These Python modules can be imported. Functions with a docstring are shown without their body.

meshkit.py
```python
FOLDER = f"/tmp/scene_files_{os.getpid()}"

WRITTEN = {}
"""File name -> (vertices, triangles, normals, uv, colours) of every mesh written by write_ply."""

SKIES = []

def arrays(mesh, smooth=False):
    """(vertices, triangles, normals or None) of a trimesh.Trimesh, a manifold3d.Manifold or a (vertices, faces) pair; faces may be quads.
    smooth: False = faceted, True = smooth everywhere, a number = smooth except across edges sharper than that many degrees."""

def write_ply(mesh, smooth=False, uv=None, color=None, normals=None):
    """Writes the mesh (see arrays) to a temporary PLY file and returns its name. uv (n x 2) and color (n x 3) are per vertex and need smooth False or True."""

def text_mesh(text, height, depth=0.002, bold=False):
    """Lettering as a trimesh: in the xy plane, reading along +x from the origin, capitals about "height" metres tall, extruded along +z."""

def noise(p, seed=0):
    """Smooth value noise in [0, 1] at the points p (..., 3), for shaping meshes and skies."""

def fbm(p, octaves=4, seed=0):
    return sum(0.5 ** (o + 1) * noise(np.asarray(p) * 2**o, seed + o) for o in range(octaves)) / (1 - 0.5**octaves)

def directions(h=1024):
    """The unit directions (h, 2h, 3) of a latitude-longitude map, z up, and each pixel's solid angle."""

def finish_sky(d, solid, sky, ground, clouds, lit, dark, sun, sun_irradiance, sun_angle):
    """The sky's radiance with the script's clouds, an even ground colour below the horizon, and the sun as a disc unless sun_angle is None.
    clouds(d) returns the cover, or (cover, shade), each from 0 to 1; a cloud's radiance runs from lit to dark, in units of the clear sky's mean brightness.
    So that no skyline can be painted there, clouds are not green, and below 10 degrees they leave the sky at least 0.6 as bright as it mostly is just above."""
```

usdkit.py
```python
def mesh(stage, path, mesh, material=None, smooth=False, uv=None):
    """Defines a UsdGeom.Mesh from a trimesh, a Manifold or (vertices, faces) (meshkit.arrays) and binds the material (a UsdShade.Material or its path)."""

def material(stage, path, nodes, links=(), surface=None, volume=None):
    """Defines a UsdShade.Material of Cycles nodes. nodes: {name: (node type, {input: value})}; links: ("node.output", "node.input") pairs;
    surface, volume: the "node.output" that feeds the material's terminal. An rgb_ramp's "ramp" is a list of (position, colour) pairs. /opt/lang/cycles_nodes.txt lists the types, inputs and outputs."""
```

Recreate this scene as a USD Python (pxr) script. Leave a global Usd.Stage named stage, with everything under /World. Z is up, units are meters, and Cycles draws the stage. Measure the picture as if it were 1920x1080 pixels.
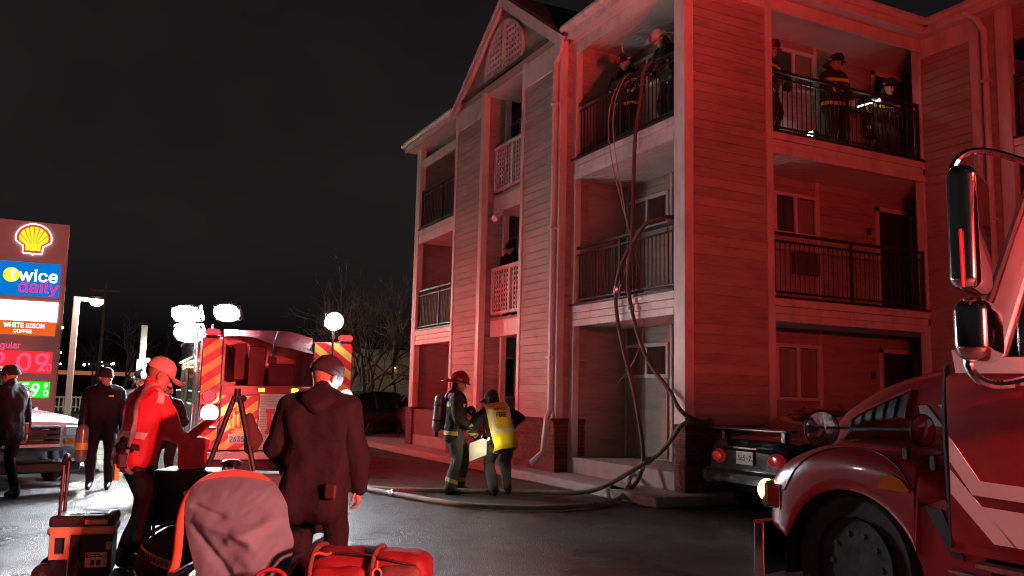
import math, random
import numpy as np, trimesh, usdkit, meshkit
import manifold3d as m3
from shapely.geometry import Polygon, box as sbox, Point, LineString
from shapely import affinity, union_all
from pxr import Usd, UsdGeom, UsdLux, UsdShade, Sdf, Gf

random.seed(7); RNG = np.random.default_rng(7)
stage = Usd.Stage.CreateInMemory()
UsdGeom.SetStageUpAxis(stage, UsdGeom.Tokens.z); UsdGeom.SetStageMetersPerUnit(stage, 1.0)
UsdGeom.Xform.Define(stage, '/World'); UsdGeom.Scope.Define(stage, '/World/Looks')

# ---------------------------------------------------------------- camera, sky, faint fill, exposure
def look_matrix(pos, yaw, pitch, roll):
    y, p, r = map(math.radians, (yaw, pitch, roll))
    fw = np.array([math.sin(y)*math.cos(p), math.cos(y)*math.cos(p), math.sin(p)])
    ri = np.array([math.cos(y), -math.sin(y), 0.]); up = np.cross(ri, fw)
    ri, up = ri*math.cos(r)+up*math.sin(r), up*math.cos(r)-ri*math.sin(r)
    return Gf.Matrix4d(*ri, 0, *up, 0, *(-fw), 0, *pos, 1)
cam = UsdGeom.Camera.Define(stage, '/World/camera')
cam.AddTransformOp().Set(look_matrix((0, 0, 1.5), 26.5, 7.12, 1.345))
cam.CreateHorizontalApertureAttr(36.0); cam.CreateVerticalApertureAttr(20.25)
cam.CreateFocalLengthAttr(36.0*1608/1920); cam.CreateClippingRangeAttr(Gf.Vec2f(0.1, 3000))
cam.CreateExposureAttr(0.0)
usdkit.material(stage, '/World/Looks/night_sky', {
    'sky': ('sky_texture', {'sky_type': 'single_scattering', 'sun_disc': False, 'sun_elevation': -0.025, 'sun_rotation': 2.6}),
    'bw': ('rgb_to_bw', {}), 'tint': ('mix_color', {'blend_type': 'multiply', 'fac': 1.0, 'b': (1.0, .84, .88), 'use_clamp': False}),
    'n': ('noise_texture', {'scale': 2.5, 'detail': 5.0}), 'r': ('map_range', {'from_min': .3, 'from_max': .75, 'to_min': .75, 'to_max': 1.25}),
    'cl': ('mix_color', {'blend_type': 'multiply', 'fac': 1.0, 'use_clamp': False}),
    'bg': ('background_shader', {'strength': 0.05})},
    [('sky.color', 'bw.color'), ('bw.val', 'tint.a'), ('tint.result', 'cl.a'), ('n.fac', 'r.value'), ('r.result', 'cl.b'), ('cl.result', 'bg.color')], surface='bg.background')
dome = UsdLux.DomeLight.Define(stage, '/World/sky')
UsdShade.MaterialBindingAPI.Apply(dome.GetPrim()).Bind(UsdShade.Material.Get(stage, '/World/Looks/night_sky'))
faint_fill = UsdLux.DistantLight.Define(stage, '/World/faint_fill')  # very faint directional fill, added without a source in view
faint_fill.CreateIntensityAttr(0.004); faint_fill.CreateAngleAttr(0.5); faint_fill.CreateNormalizeAttr(True); faint_fill.CreateColorAttr(Gf.Vec3f(1, .93, .86))
faint_fill.AddRotateXYZOp().Set(Gf.Vec3f(38, 0, -25))

# ---------------------------------------------------------------- materials
MATS = {}
def mat(name, col, rough=.6, metal=0., var=.18, scale=6., bump=0., bscale=40., coat=0., sheen=0., spec=.5, emit=None, es=0., stretch=None, dirt=None):
    nodes = {'tc': ('texture_coordinate', {}), 'p': ('principled_bsdf', {'roughness': rough, 'metallic': metal, 'coat_weight': coat, 'coat_roughness': .06, 'sheen_weight': sheen, 'specular_ior_level': spec})}
    links = []
    src = 'tc.object'
    if stretch:
        nodes['mp'] = ('mapping', {'scale': stretch}); links.append(('tc.object', 'mp.vector')); src = 'mp.vector'
    if var > 0:
        c = np.array(col)
        nodes['n'] = ('noise_texture', {'scale': scale, 'detail': 5.0, 'roughness': .6})
        nodes['r'] = ('rgb_ramp', {'ramp': [(.28, tuple(c*(1-var))), (.5, tuple(c)), (.74, tuple(np.minimum(c*(1+var), 1)))]})
        links += [(src, 'n.vector'), ('n.fac', 'r.fac')]
        out = 'r.color'
        if dirt:
            nodes['n2'] = ('noise_texture', {'scale': dirt[1], 'detail': 6.0, 'roughness': .7}); nodes['r2'] = ('map_range', {'from_min': .5, 'from_max': .72, 'to_min': 0., 'to_max': dirt[2], 'clamp': True})
            nodes['mx'] = ('mix_color', {'b': dirt[0]})
            links += [(src, 'n2.vector'), ('n2.fac', 'r2.value'), ('r2.result', 'mx.fac'), (out, 'mx.a')]; out = 'mx.result'
        links.append((out, 'p.base_color'))
        nodes['rr'] = ('map_range', {'from_min': .3, 'from_max': .7, 'to_min': max(.02, rough*.82), 'to_max': min(1, rough*1.18)})
        links += [('n.fac', 'rr.value'), ('rr.result', 'p.roughness')]
    else:
        nodes['p'][1]['base_color'] = tuple(col)
    if bump > 0:
        nodes['bn'] = ('noise_texture', {'scale': bscale, 'detail': 4.0}); nodes['b'] = ('bump', {'strength': 1.0, 'distance': bump})
        links += [(src, 'bn.vector'), ('bn.fac', 'b.height'), ('b.normal', 'p.normal')]
    if emit is not None:
        nodes['p'][1].update(emission_color=tuple(emit), emission_strength=es)
    MATS[name] = usdkit.material(stage, f'/World/Looks/{name}', nodes, links, surface='p.BSDF')
    return MATS[name]
def glow(name, col, s):
    MATS[name] = usdkit.material(stage, f'/World/Looks/{name}', {'e': ('emission', {'color': tuple(col), 'strength': s})}, [], surface='e.emission'); return MATS[name]
def pane(name, tint=(.9, .9, .9), gl=.9):
    MATS[name] = usdkit.material(stage, f'/World/Looks/{name}', {'t': ('transparent_bsdf', {'color': tint}), 'g': ('glossy_bsdf', {'color': (gl, gl, gl), 'roughness': .03}), 'f': ('layer_weight', {'blend': .25}), 'mr': ('map_range', {'from_min': 0., 'from_max': 1., 'to_min': .04, 'to_max': .8}), 'm': ('mix_closure', {})},
        [('f.facing', 'mr.value'), ('mr.result', 'm.fac'), ('t.BSDF', 'm.closure1'), ('g.BSDF', 'm.closure2')], surface='m.closure'); return MATS[name]

mat('siding', (.40, .33, .28), .62, var=.10, scale=3., stretch=(1, 1, 6), bump=.0015, bscale=60, dirt=((.17, .14, .11), 1.3, .6))
mat('siding_b', (.37, .305, .26), .62, var=.10, scale=3., stretch=(1, 1, 6), bump=.0015, bscale=60, dirt=((.16, .13, .1), 1.6, .6))
mat('siding_c', (.43, .355, .30), .62, var=.10, scale=3., stretch=(1, 1, 6), bump=.0015, bscale=60, dirt=((.19, .16, .12), 1.1, .6))
mat('trim', (.64, .60, .55), .5, var=.08, scale=4., bump=.001, bscale=50, stretch=(1, 1, .35), dirt=((.26, .22, .18), 3.0, .55))
mat('soffit', (.58, .55, .52), .6, var=.07, scale=3., dirt=((.3, .27, .24), 1.1, .4))
mat('concrete', (.33, .31, .29), .85, var=.2, scale=5., bump=.004, bscale=60)
mat('brick_a', (.15, .055, .04), .85, var=.25, scale=20., bump=.003, bscale=120)
mat('brick_b', (.19, .07, .05), .85, var=.25, scale=20., bump=.003, bscale=120)
mat('brick_c', (.11, .042, .034), .85, var=.25, scale=20., bump=.003, bscale=120)
mat('mortar', (.20, .18, .16), .95, var=.2, scale=30.)
mat('rail_black', (.02, .02, .022), .45, var=.2, scale=12.)
mat('door_dark', (.035, .03, .03), .4, var=.15)
mat('frame_white', (.66, .62, .58), .45, var=.05)
mat('curtain', (.42, .33, .26), .9, var=.2, scale=3., stretch=(8, 8, .5))
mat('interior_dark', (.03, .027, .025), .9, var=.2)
mat('shingle', (.06, .055, .055), .9, var=.4, scale=14., bump=.01, bscale=30)
pane('glass', (.85, .86, .88))
pane('glass_dark', (.25, .26, .28))
mat('ac_metal', (.10, .09, .085), .6, var=.2)

# ---------------------------------------------------------------- mesh builder
def rotz(a): a = math.radians(a); return np.array([[math.cos(a), -math.sin(a), 0], [math.sin(a), math.cos(a), 0], [0, 0, 1]])
def frame_of(d):
    d = np.asarray(d, float); d = d/np.linalg.norm(d); a = np.cross(d, [0, 0, 1.] if abs(d[2]) < .9 else [1., 0, 0]); a /= np.linalg.norm(a); return a, np.cross(d, a), d
class MB:
    def __init__(s): s.v, s.f, s.n = [], [], 0
    def raw(s, v, f):
        v = np.asarray(v, float); f = np.asarray(f, int)
        if f.shape[1] == 4: f = np.vstack([f[:, [0, 1, 2]], f[:, [0, 2, 3]]])
        s.v.append(v); s.f.append(f+s.n); s.n += len(v); return s
    def add(s, m):
        v, f, _ = meshkit.arrays(m); return s.raw(v, f)
    def box(s, lo, hi, bev=0.):
        lo, hi = np.minimum(lo, hi), np.maximum(lo, hi)
        if bev > 0:
            b = min(bev, .49*float((hi-lo).min())); P = [[lo[0]+i*(hi[0]-lo[0]), lo[1]+j*(hi[1]-lo[1]), lo[2]+k*(hi[2]-lo[2])] for i in (0, 1) for j in (0, 1) for k in (0, 1)]
            pts = []
            for p, (i, j, k) in zip(P, [(i, j, k) for i in (1, -1) for j in (1, -1) for k in (1, -1)]):
                for ax in range(3):
                    q = np.array(p, float)+b*np.array([i, j, k]); q[ax] = p[ax]; pts.append(q)
            return s.add(trimesh.convex.convex_hull(np.array(pts)))
        x0, y0, z0 = lo; x1, y1, z1 = hi
        v = [(x0, y0, z0), (x1, y0, z0), (x1, y1, z0), (x0, y1, z0), (x0, y0, z1), (x1, y0, z1), (x1, y1, z1), (x0, y1, z1)]
        return s.raw(v, [(0, 3, 2, 1), (4, 5, 6, 7), (0, 1, 5, 4), (1, 2, 6, 5), (2, 3, 7, 6), (3, 0, 4, 7)])
    def cyl(s, p0, p1, r0, r1=None, n=12):
        r1 = r0 if r1 is None else r1; p0, p1 = np.asarray(p0, float), np.asarray(p1, float); a, b, _ = frame_of(p1-p0)
        t = np.arange(n)*2*np.pi/n; c = np.cos(t)[:, None]*a+np.sin(t)[:, None]*b
        v = np.vstack([p0+c*r0, p1+c*r1, [p0], [p1]]); i = np.arange(n); j = (i+1) % n
        f = np.vstack([np.stack([i, j, j+n], 1), np.stack([i, j+n, i+n], 1), np.stack([j, i, np.full(n, 2*n)], 1), np.stack([i+n, j+n, np.full(n, 2*n+1)], 1)]); return s.raw(v, f)
    def tube(s, pts, r, n=8, closed=False):
        p = np.asarray(pts, float); r = np.broadcast_to(r, (len(p),)); t = np.gradient(p, axis=0); t /= np.linalg.norm(t, axis=1, keepdims=True)+1e-12
        a = frame_of(t[0])[0]; A = []
        for k in range(len(p)):
            a = a-t[k]*(a@t[k]); a /= np.linalg.norm(a)+1e-12; A.append(a)
        A = np.array(A); B = np.cross(t, A); g = np.arange(n)*2*np.pi/n
        v = (p[:, None]+r[:, None, None]*(np.cos(g)[None, :, None]*A[:, None]+np.sin(g)[None, :, None]*B[:, None])).reshape(-1, 3)
        i, j = np.meshgrid(np.arange(len(p)-1), np.arange(n), indexing='ij'); q = np.stack([i*n+j, i*n+(j+1) % n, (i+1)*n+(j+1) % n, (i+1)*n+j], -1).reshape(-1, 4)
        m = len(v); v = np.vstack([v, p[[0]], p[[-1]]]); k = np.arange(n); kk = (k+1) % n
        f = np.vstack([q[:, [0, 1, 2]], q[:, [0, 2, 3]], np.stack([kk, k, np.full(n, m)], 1), np.stack([m-2-n+k+2-0, m-2-n+kk+2-0, np.full(n, m+1)], 1) if False else np.stack([(len(p)-1)*n+k, (len(p)-1)*n+kk, np.full(n, m+1)], 1)])
        return s.raw(v, f)
    def ball(s, c, r, sub=2, sc=(1, 1, 1)):
        m = trimesh.creation.icosphere(sub, 1.0); return s.raw(np.array(m.vertices)*np.array(sc)*r+np.array(c), m.faces)
    def lathe(s, prof, c=(0, 0, 0), n=24, axis='z'):
        m = trimesh.creation.revolve(np.array(prof, float), sections=n); v = np.array(m.vertices)
        if axis == 'x': v = v[:, [2, 0, 1]]
        if axis == 'y': v = v[:, [1, 2, 0]]
        return s.raw(v+np.array(c), m.faces)
    def poly(s, P, o, u, w, d0, d1):
        """Polygon P (2-D, in the axes u, w from o) extruded along u x w from d0 to d1."""
        o, u, w = map(lambda x: np.asarray(x, float), (o, u, w)); nn = np.cross(u, w)
        for g in getattr(P, 'geoms', [P]):
            if g.is_empty or g.geom_type != 'Polygon' or g.area < 1e-7: continue
            m = trimesh.creation.extrude_polygon(g, d1-d0, engine='earcut'); q = np.array(m.vertices)
            s.raw(o+q[:, :1]*u+q[:, 1:2]*w+(q[:, 2:]+d0)*nn, m.faces)
        return s
    def xf(s, R=None, t=(0, 0, 0)):
        s.v = [v@(np.eye(3) if R is None else np.asarray(R)).T+np.asarray(t) for v in s.v]; return s
    def mesh(s): return np.vstack(s.v), np.vstack(s.f)
    def tm(s): return trimesh.Trimesh(*s.mesh(), process=False)

USED = {}
def numbered(parent, name):
    k = USED.get((parent, name), 0); USED[(parent, name)] = k+1
    return f'{parent}/{name}' if k == 0 else f'{parent}/{name}_{k:03d}'
def keys(prim, **kw):
    for k, v in kw.items():
        if v is not None: prim.SetCustomDataByKey(k, v)
def part(parent, name, mesh, m, smooth=False, label=None, kind=None):
    if isinstance(mesh, MB): mesh = mesh.mesh()
    p = numbered(str(parent), name)
    g = usdkit.mesh(stage, p, mesh, MATS[m] if isinstance(m, str) else m, smooth=smooth)
    keys(g.GetPrim(), label=label, kind=kind); return p
def thing(name, label, cat, group=None, loc=(0, 0, 0), rz=0., kind=None):
    p = numbered('/World', name); x = UsdGeom.Xform.Define(stage, p)
    x.AddTranslateOp().Set(Gf.Vec3d(*map(float, loc)))
    if rz: x.AddRotateZOp().Set(float(rz))
    keys(x.GetPrim(), label=label, category=cat, group=group, kind=kind); return p
def single(name, mesh, m, label, cat, group=None, smooth=False, kind=None):
    p = part('/World', name, mesh, m, smooth); keys(stage.GetPrimAtPath(p), label=label, category=cat, group=group, kind=kind); return p
def copy_of(src, name, label, cat, group, loc, rz=0., scale=None):
    p = numbered('/World', name); x = UsdGeom.Xform.Define(stage, p)
    x.AddTranslateOp().Set(Gf.Vec3d(*map(float, loc))); x.AddRotateZOp().Set(float(rz))
    if scale: x.AddScaleOp().Set(Gf.Vec3f(*scale))
    x.GetPrim().GetReferences().AddInternalReference(Sdf.Path(src)); x.GetPrim().SetInstanceable(True)
    keys(x.GetPrim(), label=label, category=cat, group=group); return p
def structure(name, mesh, m, label=None, smooth=False, kind='structure'):
    p = part('/World', name, mesh, m, smooth); keys(stage.GetPrimAtPath(p), kind=kind, label=label); return p
def curve(pts, n=40):
    from scipy.interpolate import CubicSpline
    p = np.asarray(pts, float); d = np.r_[0, np.cumsum(np.linalg.norm(np.diff(p, axis=0), axis=1))]; return CubicSpline(d, p)(np.linspace(0, d[-1], n))
# ---------------------------------------------------------------- ground
usdkit.material(stage, '/World/Looks/asphalt', {
    'tc': ('geometry', {}), 'n1': ('noise_texture', {'scale': .55, 'detail': 6.0, 'roughness': .65}), 'n2': ('noise_texture', {'scale': 90., 'detail': 3.0}), 'v': ('voronoi_texture', {'scale': 70.}),
    'c1': ('rgb_ramp', {'ramp': [(.3, (.026, .025, .026)), (.55, (.045, .043, .043)), (.75, (.06, .057, .055))]}),
    'c2': ('rgb_ramp', {'ramp': [(.35, (.45, .45, .45)), (.7, (1.6, 1.6, 1.6))]}), 'nw': ('noise_texture', {'scale': 1.3, 'detail': 4.0}), 'va': ('vector_math', {'math_type': 'multiply_add', 'vector2': (.5, .5, .5)}), 've': ('voronoi_texture', {'feature': 'distance_to_edge', 'scale': .33}), 'cr': ('map_range', {'from_min': .004, 'from_max': .014, 'to_min': .25, 'to_max': 1., 'clamp': True}), 'mc': ('mix_color', {'blend_type': 'multiply', 'fac': 1.0, 'use_clamp': False}), 'mx': ('mix_color', {'blend_type': 'multiply', 'fac': 1.0, 'use_clamp': False}),
    'rg': ('map_range', {'from_min': .35, 'from_max': .65, 'to_min': .20, 'to_max': .62, 'clamp': True}), 'ad': ('math', {'math_type': 'add'}), 'sc': ('math', {'math_type': 'multiply', 'value2': .5}),
    'b': ('bump', {'strength': 1.0, 'distance': .012}), 'p': ('principled_bsdf', {'specular_ior_level': .5})},
    [('tc.position', 'n1.vector'), ('tc.position', 'n2.vector'), ('tc.position', 'v.vector'), ('n1.fac', 'c1.fac'), ('n2.fac', 'c2.fac'), ('c1.color', 'mx.a'), ('c2.color', 'mx.b'), ('mx.result', 'mc.a'), ('tc.position', 'nw.vector'), ('nw.color', 'va.vector1'), ('tc.position', 'va.vector3'), ('va.vector', 've.vector'), ('ve.distance', 'cr.value'), ('cr.result', 'mc.b'), ('mc.result', 'p.base_color'),
     ('n1.fac', 'rg.value'), ('rg.result', 'p.roughness'), ('v.distance', 'sc.value1'), ('sc.value', 'ad.value1'), ('n2.fac', 'ad.value2'), ('ad.value', 'b.height'), ('b.normal', 'p.normal')], surface='p.BSDF')
MATS['asphalt'] = UsdShade.Material.Get(stage, '/World/Looks/asphalt')
mat('hill_ground', (.05, .04, .03), .95, var=.3, scale=.05)
mat('bark', (.16, .12, .10), .9, var=.25, scale=9.)
structure('parking_lot', MB().box((-330, -120, -.5), (330, 520, 0)), 'asphalt')
mb = MB()
mb.box((7.2, 9.86, 0), (7.36, 30, .15), .02); mb.box((7.361, 9.86, 0), (12.7, 10.02, .15), .02); mb.box((12.7, 3, 0), (12.86, 10.02, .15), .02)
structure('kerb', mb, 'concrete')
mb = MB()
for i in range(10): mb.box((7.365, 10.025+i*2.0, -.1), (17.5, 12.015+i*2.0, .145), .012)
for i in range(4): mb.box((12.865, 8.02-i*2., -.1), (17.5, 10.01-i*2., .145), .012)
structure('pavement', mb, 'concrete')

# ---------------------------------------------------------------- the apartment building
APT = thing('apartment_building', 'three storey tan sided apartment block with gabled bay, open balconies and brick base, lit red', 'apartment building')
SID = ['siding', 'siding_b', 'siding_c']; NB = [0]
def wall(o, u, n, L, z0, z1, single_boards=True, h=.15):
    """Lap siding on the plane through o along u facing n, from z0 to z1: backing plus one board per course."""
    o, u, n = map(lambda x: np.array(x, float), (o, u, n)); up = np.array([0, 0, 1.])
    k = max(1, round((z1-z0)/h)); h = (z1-z0)/k; rest = MB()
    bk = MB(); bk.poly(sbox(0, z0, L, z1), o, u, up, -.10, -.001) if np.dot(np.cross(u, up), n) > 0 else bk.poly(sbox(0, z0, L, z1), o, u, up, .001, .10)
    part(APT, 'wall', bk, 'siding_b')
    for i in range(k):
        a, b = z0+i*h, z0+(i+1)*h
        P = [o+n*.0+up*a, o+n*.026+up*a, o+n*.022+up*(a+.012), o+n*.006+up*b, o+up*b]
        v = P+[p+u*L for p in P]
        f = [(j, (j+1) % 5, (j+1) % 5+5) for j in range(5)]+[(j, (j+1) % 5+5, j+5) for j in range(5)]+[(0, 2, 1), (0, 3, 2), (0, 4, 3), (5, 6, 7), (5, 7, 8), (5, 8, 9)]
        if np.dot(np.cross(u, up), n) > 0: f = [t[::-1] for t in f]
        if single_boards and NB[0] < 292:
            part(APT, 'siding_board', (np.array(v), np.array(f)), SID[RNG.integers(3)]); NB[0] += 1
        else: rest.raw(v, f)
    if rest.n: part(APT, 'siding_course', rest, 'siding', kind='stuff')
def trim(lo, hi, name='corner_trim', m='trim', bev=.006): return part(APT, name, MB().box(lo, hi, bev), m)

BR = ['brick_a', 'brick_b', 'brick_c']; NBR = [0]
def brick_base(lo, hi, faces):
    """A brick pier: mortar core and single bricks on the faces that show."""
    lo, hi = np.array(lo, float), np.array(hi, float); core = MB().box(lo+[.012, .012, 0], hi-[.012, .012, .0])
    part(APT, 'brick_base', core, 'mortar'); rest = MB()
    for f in faces:
        if f == 'x-': o, u, n, L = np.array([lo[0], lo[1], lo[2]]), np.array([0, 1., 0]), np.array([-1., 0, 0]), hi[1]-lo[1]
        else: o, u, n, L = np.array([lo[0], lo[1], lo[2]]), np.array([1., 0, 0]), np.array([0, -1., 0]), hi[0]-lo[0]
        rows = int(round((hi[2]-lo[2])/.077)); ch = (hi[2]-lo[2])/rows
        for r in range(rows):
            x = -(.105 if r % 2 else 0.)
            while x < L-.02:
                a, b = max(x+.004, .0), min(x+.206, L); x += .21
                if b-a < .03: continue
                d = RNG.uniform(0, .004); q = o+u*a+np.array([0, 0, r*ch+.005]); q2 = o+u*b+np.array([0, 0, (r+1)*ch-.005])
                m = MB().box(q+n*d, q2-n*.03)
                if NBR[0] < 298: part(APT, 'brick', m, BR[RNG.integers(3)]); NBR[0] += 1
                else: rest.raw(*m.mesh())
    if rest.n: part(APT, 'brick_course', rest, 'brick_a', kind='stuff')
    part(APT, 'brick_cap', MB().box(lo*[1, 1, 0]+[-.03, -.03, hi[2]-.01], hi+[.0, .0, .05], .008), 'brick_c')

F1, F2, F3, TOP = .42, 3.17, 5.92, 8.2          # floor levels, soffit
# corner wing wall and its brick pier
brick_base((8.0, 10.24, 0), (9.76, 10.5, 1.08), ['y-', 'x-'])
wall((8.16, 10.27, 0), (1, 0, 0), (0, -1, 0), 1.47, 1.13, TOP+.05)
wall((8.16, 10.47, 0), (1, 0, 0), (0, 1, 0), 1.47, 1.13, TOP+.05, False)
trim((7.99, 10.23, 1.13), (8.16, 10.50, TOP+.05)); trim((9.64, 10.23, 1.13), (9.78, 10.50, TOP+.05))
trim((8.16, 10.225, 7.93), (9.63, 10.262, TOP+.05), 'frieze_board')
# gabled bay: two piers with the open stair between
GX = 7.75
brick_base((GX-.03, 13.62, 0), (8.35, 15.25, 1.05), ['x-', 'y-'])
brick_base((GX-.03, 17.1, 0), (8.35, 18.75, 1.05), ['x-', 'y-'])
for y0, y1 in ((13.64, 15.2), (17.12, 18.7)):
    wall((GX, y0+.13, 0), (0, 1, 0), (-1, 0, 0), y1-y0-.23, 1.1, 7.75)
    wall((GX+.12, y0, 0), (1, 0, 0), (0, -1, 0), .5, 1.1, 8.2)
    trim((GX-.035, y0-.035, 1.1), (GX+.12, y0+.13, 8.3)); trim((GX-.035, y1-.10, 1.1), (GX+.12, y1+.02, 8.3))
    trim((GX-.03, y0+.13, 7.75), (GX+.05, y1-.10, 8.25), 'frieze_board')
    part(APT, 'wall', MB().box((GX+.13, y1-.03, 1.1), (8.35, y1+.02, 8.3)), 'siding')
trim((8.25, 17.02, .42), (8.38, 17.12, 8.2)); trim((8.25, 15.2, .42), (8.38, 15.28, 8.2)); trim((8.25, 18.7, .42), (8.40, 18.8, 8.2))
# gable
gp = Polygon([(13.5, 8.28), (18.78, 8.28), (16.12, 10.08)])
arch = Polygon([(15.2, 8.42)]+[(16.16+.96*math.cos(t), 8.62+1.0*math.sin(t)) for t in np.linspace(0, math.pi, 22)][::-1]+[(17.12, 8.42)]).buffer(0)
mb = MB().poly(gp.difference(arch), (GX, 0, 0), (0, 1, 0), (0, 0, 1), 0.0, .10)
part(APT, 'gable_wall', mb, 'siding')
ga = MB(); ring = arch.difference(arch.buffer(-.07)); ga.poly(ring, (GX-.05, 0, 0), (0, 1, 0), (0, 0, 1), 0.0, .15)
ga.box((GX-.06, 16.12, 8.45), (GX+.02, 16.20, 9.62))
av = part(APT, 'arch_vent', ga, 'trim')
la = MB(); inner = arch.buffer(-.06)
bars = union_all([sbox(15.1+i*.135, 8.3, 15.1+i*.135+.052, 9.9) for i in range(17)]+[sbox(15, 8.4+i*.135, 17.3, 8.4+i*.135+.052) for i in range(11)]).intersection(inner)
la.poly(bars, (GX-.02, 0, 0), (0, 1, 0), (0, 0, 1), -.02, .01)
part(av, 'vent_lattice', la, 'trim', kind='stuff')
part(APT, 'attic_backing', MB().poly(arch, (GX+.25, 0, 0), (0, 1, 0), (0, 0, 1), -.02, .0), 'interior_dark')  # dark sheet stands in for the unlit attic behind the lattice
for a, b in (((13.36, 8.20), (16.12, 10.16)), ((18.9, 8.24), (16.12, 10.16))):
    d = np.array(b)-np.array(a); d /= np.linalg.norm(d); nrm = np.array([-d[1], d[0]]); nrm = nrm if nrm[1] > 0 else -nrm
    for off, w, x0, x1, nm in ((0, -.22, GX-.10, GX-.06, 'rake_board'), (.0, -.06, GX-.13, GX-.10, 'rake_trim')):
        P = Polygon([a, b, tuple(np.array(b)+[0, w*1.25]), tuple(np.array(a)+nrm*w)])
        part(APT, nm, MB().poly(P.buffer(0), (x0, 0, 0), (0, 1, 0), (0, 0, 1), -(x1-x0), 0) , 'trim')
    P = Polygon([a, b, tuple(np.array(b)+[0, .08]), tuple(np.array(a)+nrm*.06)])
    part(APT, 'gable_roof', MB().poly(P.buffer(0), (GX-.14, 0, 0), (0, 1, 0), (0, 0, 1), 0, .16), 'shingle'); a2 = np.array(a)+d*.42
    P3 = Polygon([tuple(a2), b, tuple(np.array(b)+[0, .08]), tuple(a2+nrm*.06)]); part(APT, 'gable_roof', MB().poly(P3.buffer(0), (GX+.021, 0, 0), (0, 1, 0), (0, 0, 1), 0, 4.3), 'shingle')
    P2 = Polygon([tuple(np.array(a)+nrm*-.1), tuple(np.array(b)+[0, -.12]), tuple(np.array(b)+[0, -.10]), tuple(np.array(a)+nrm*-.08)])
    part(APT, 'gable_soffit', MB().poly(P2.buffer(0), (GX-.06, 0, 0), (0, 1, 0), (0, 0, 1), 0, .06), 'soffit')
# stair landing between the piers
for z in (F2, F3):
    trim((8.0, 15.25, z-.42), (8.12, 17.08, z-.06), 'landing_band'); part(APT, 'landing', MB().box((8.0, 15.25, z-.06), (8.7, 17.08, z)), 'concrete')
    part(APT, 'landing_soffit', MB().box((8.12, 15.25, z-.40), (8.7, 17.08, z-.36)), 'soffit')
    lz0, lz1 = (z+.06, z+1.10)
    f = MB()
    for lo, hi in (((7.98, 15.28, lz0), (8.06, 17.06, lz0+.07)), ((7.97, 15.28, lz1-.07), (8.07, 17.06, lz1)), ((7.98, 15.28, lz0), (8.06, 15.36, lz1)), ((7.98, 16.98, lz0), (8.06, 17.06, lz1)), ((7.98, 16.13, lz0), (8.06, 16.21, lz1))): f.box(lo, hi, .005)
    lp = part(APT, 'lattice_panel', f, 'trim'); g = MB()
    for i in range(14): g.box((8.005, 15.40+i*.118, lz0+.05), (8.02, 15.445+i*.118, lz1-.05))
    for i in range(9): g.box((8.022, 15.30, lz0+.12+i*.104), (8.037, 17.04, lz0+.165+i*.104))
    part(lp, 'lattice_slats', g, 'trim', kind='stuff')
part(APT, 'stair_soffit', MB().box((GX+.05, 15.2, 8.2), (9.0, 17.1, 8.26)), 'soffit')
wall((8.75, 15.2, 0), (0, 1, 0), (-1, 0, 0), 3.4, F1, 8.2, False)
fl = MB(); fl.box((7.9, 16.55, F3-.52), (8.0, 16.75, F3-.40), .01); fl.cyl((7.95, 16.62, F3-.5), (7.80, 16.58, F3-.62), .05, .075); fl.cyl((7.95, 16.70, F3-.5), (7.84, 16.80, F3-.62), .05, .075)
part(APT, 'floodlight', fl, 'frame_white', label='unlit twin floodlight under the third floor lattice')

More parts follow.
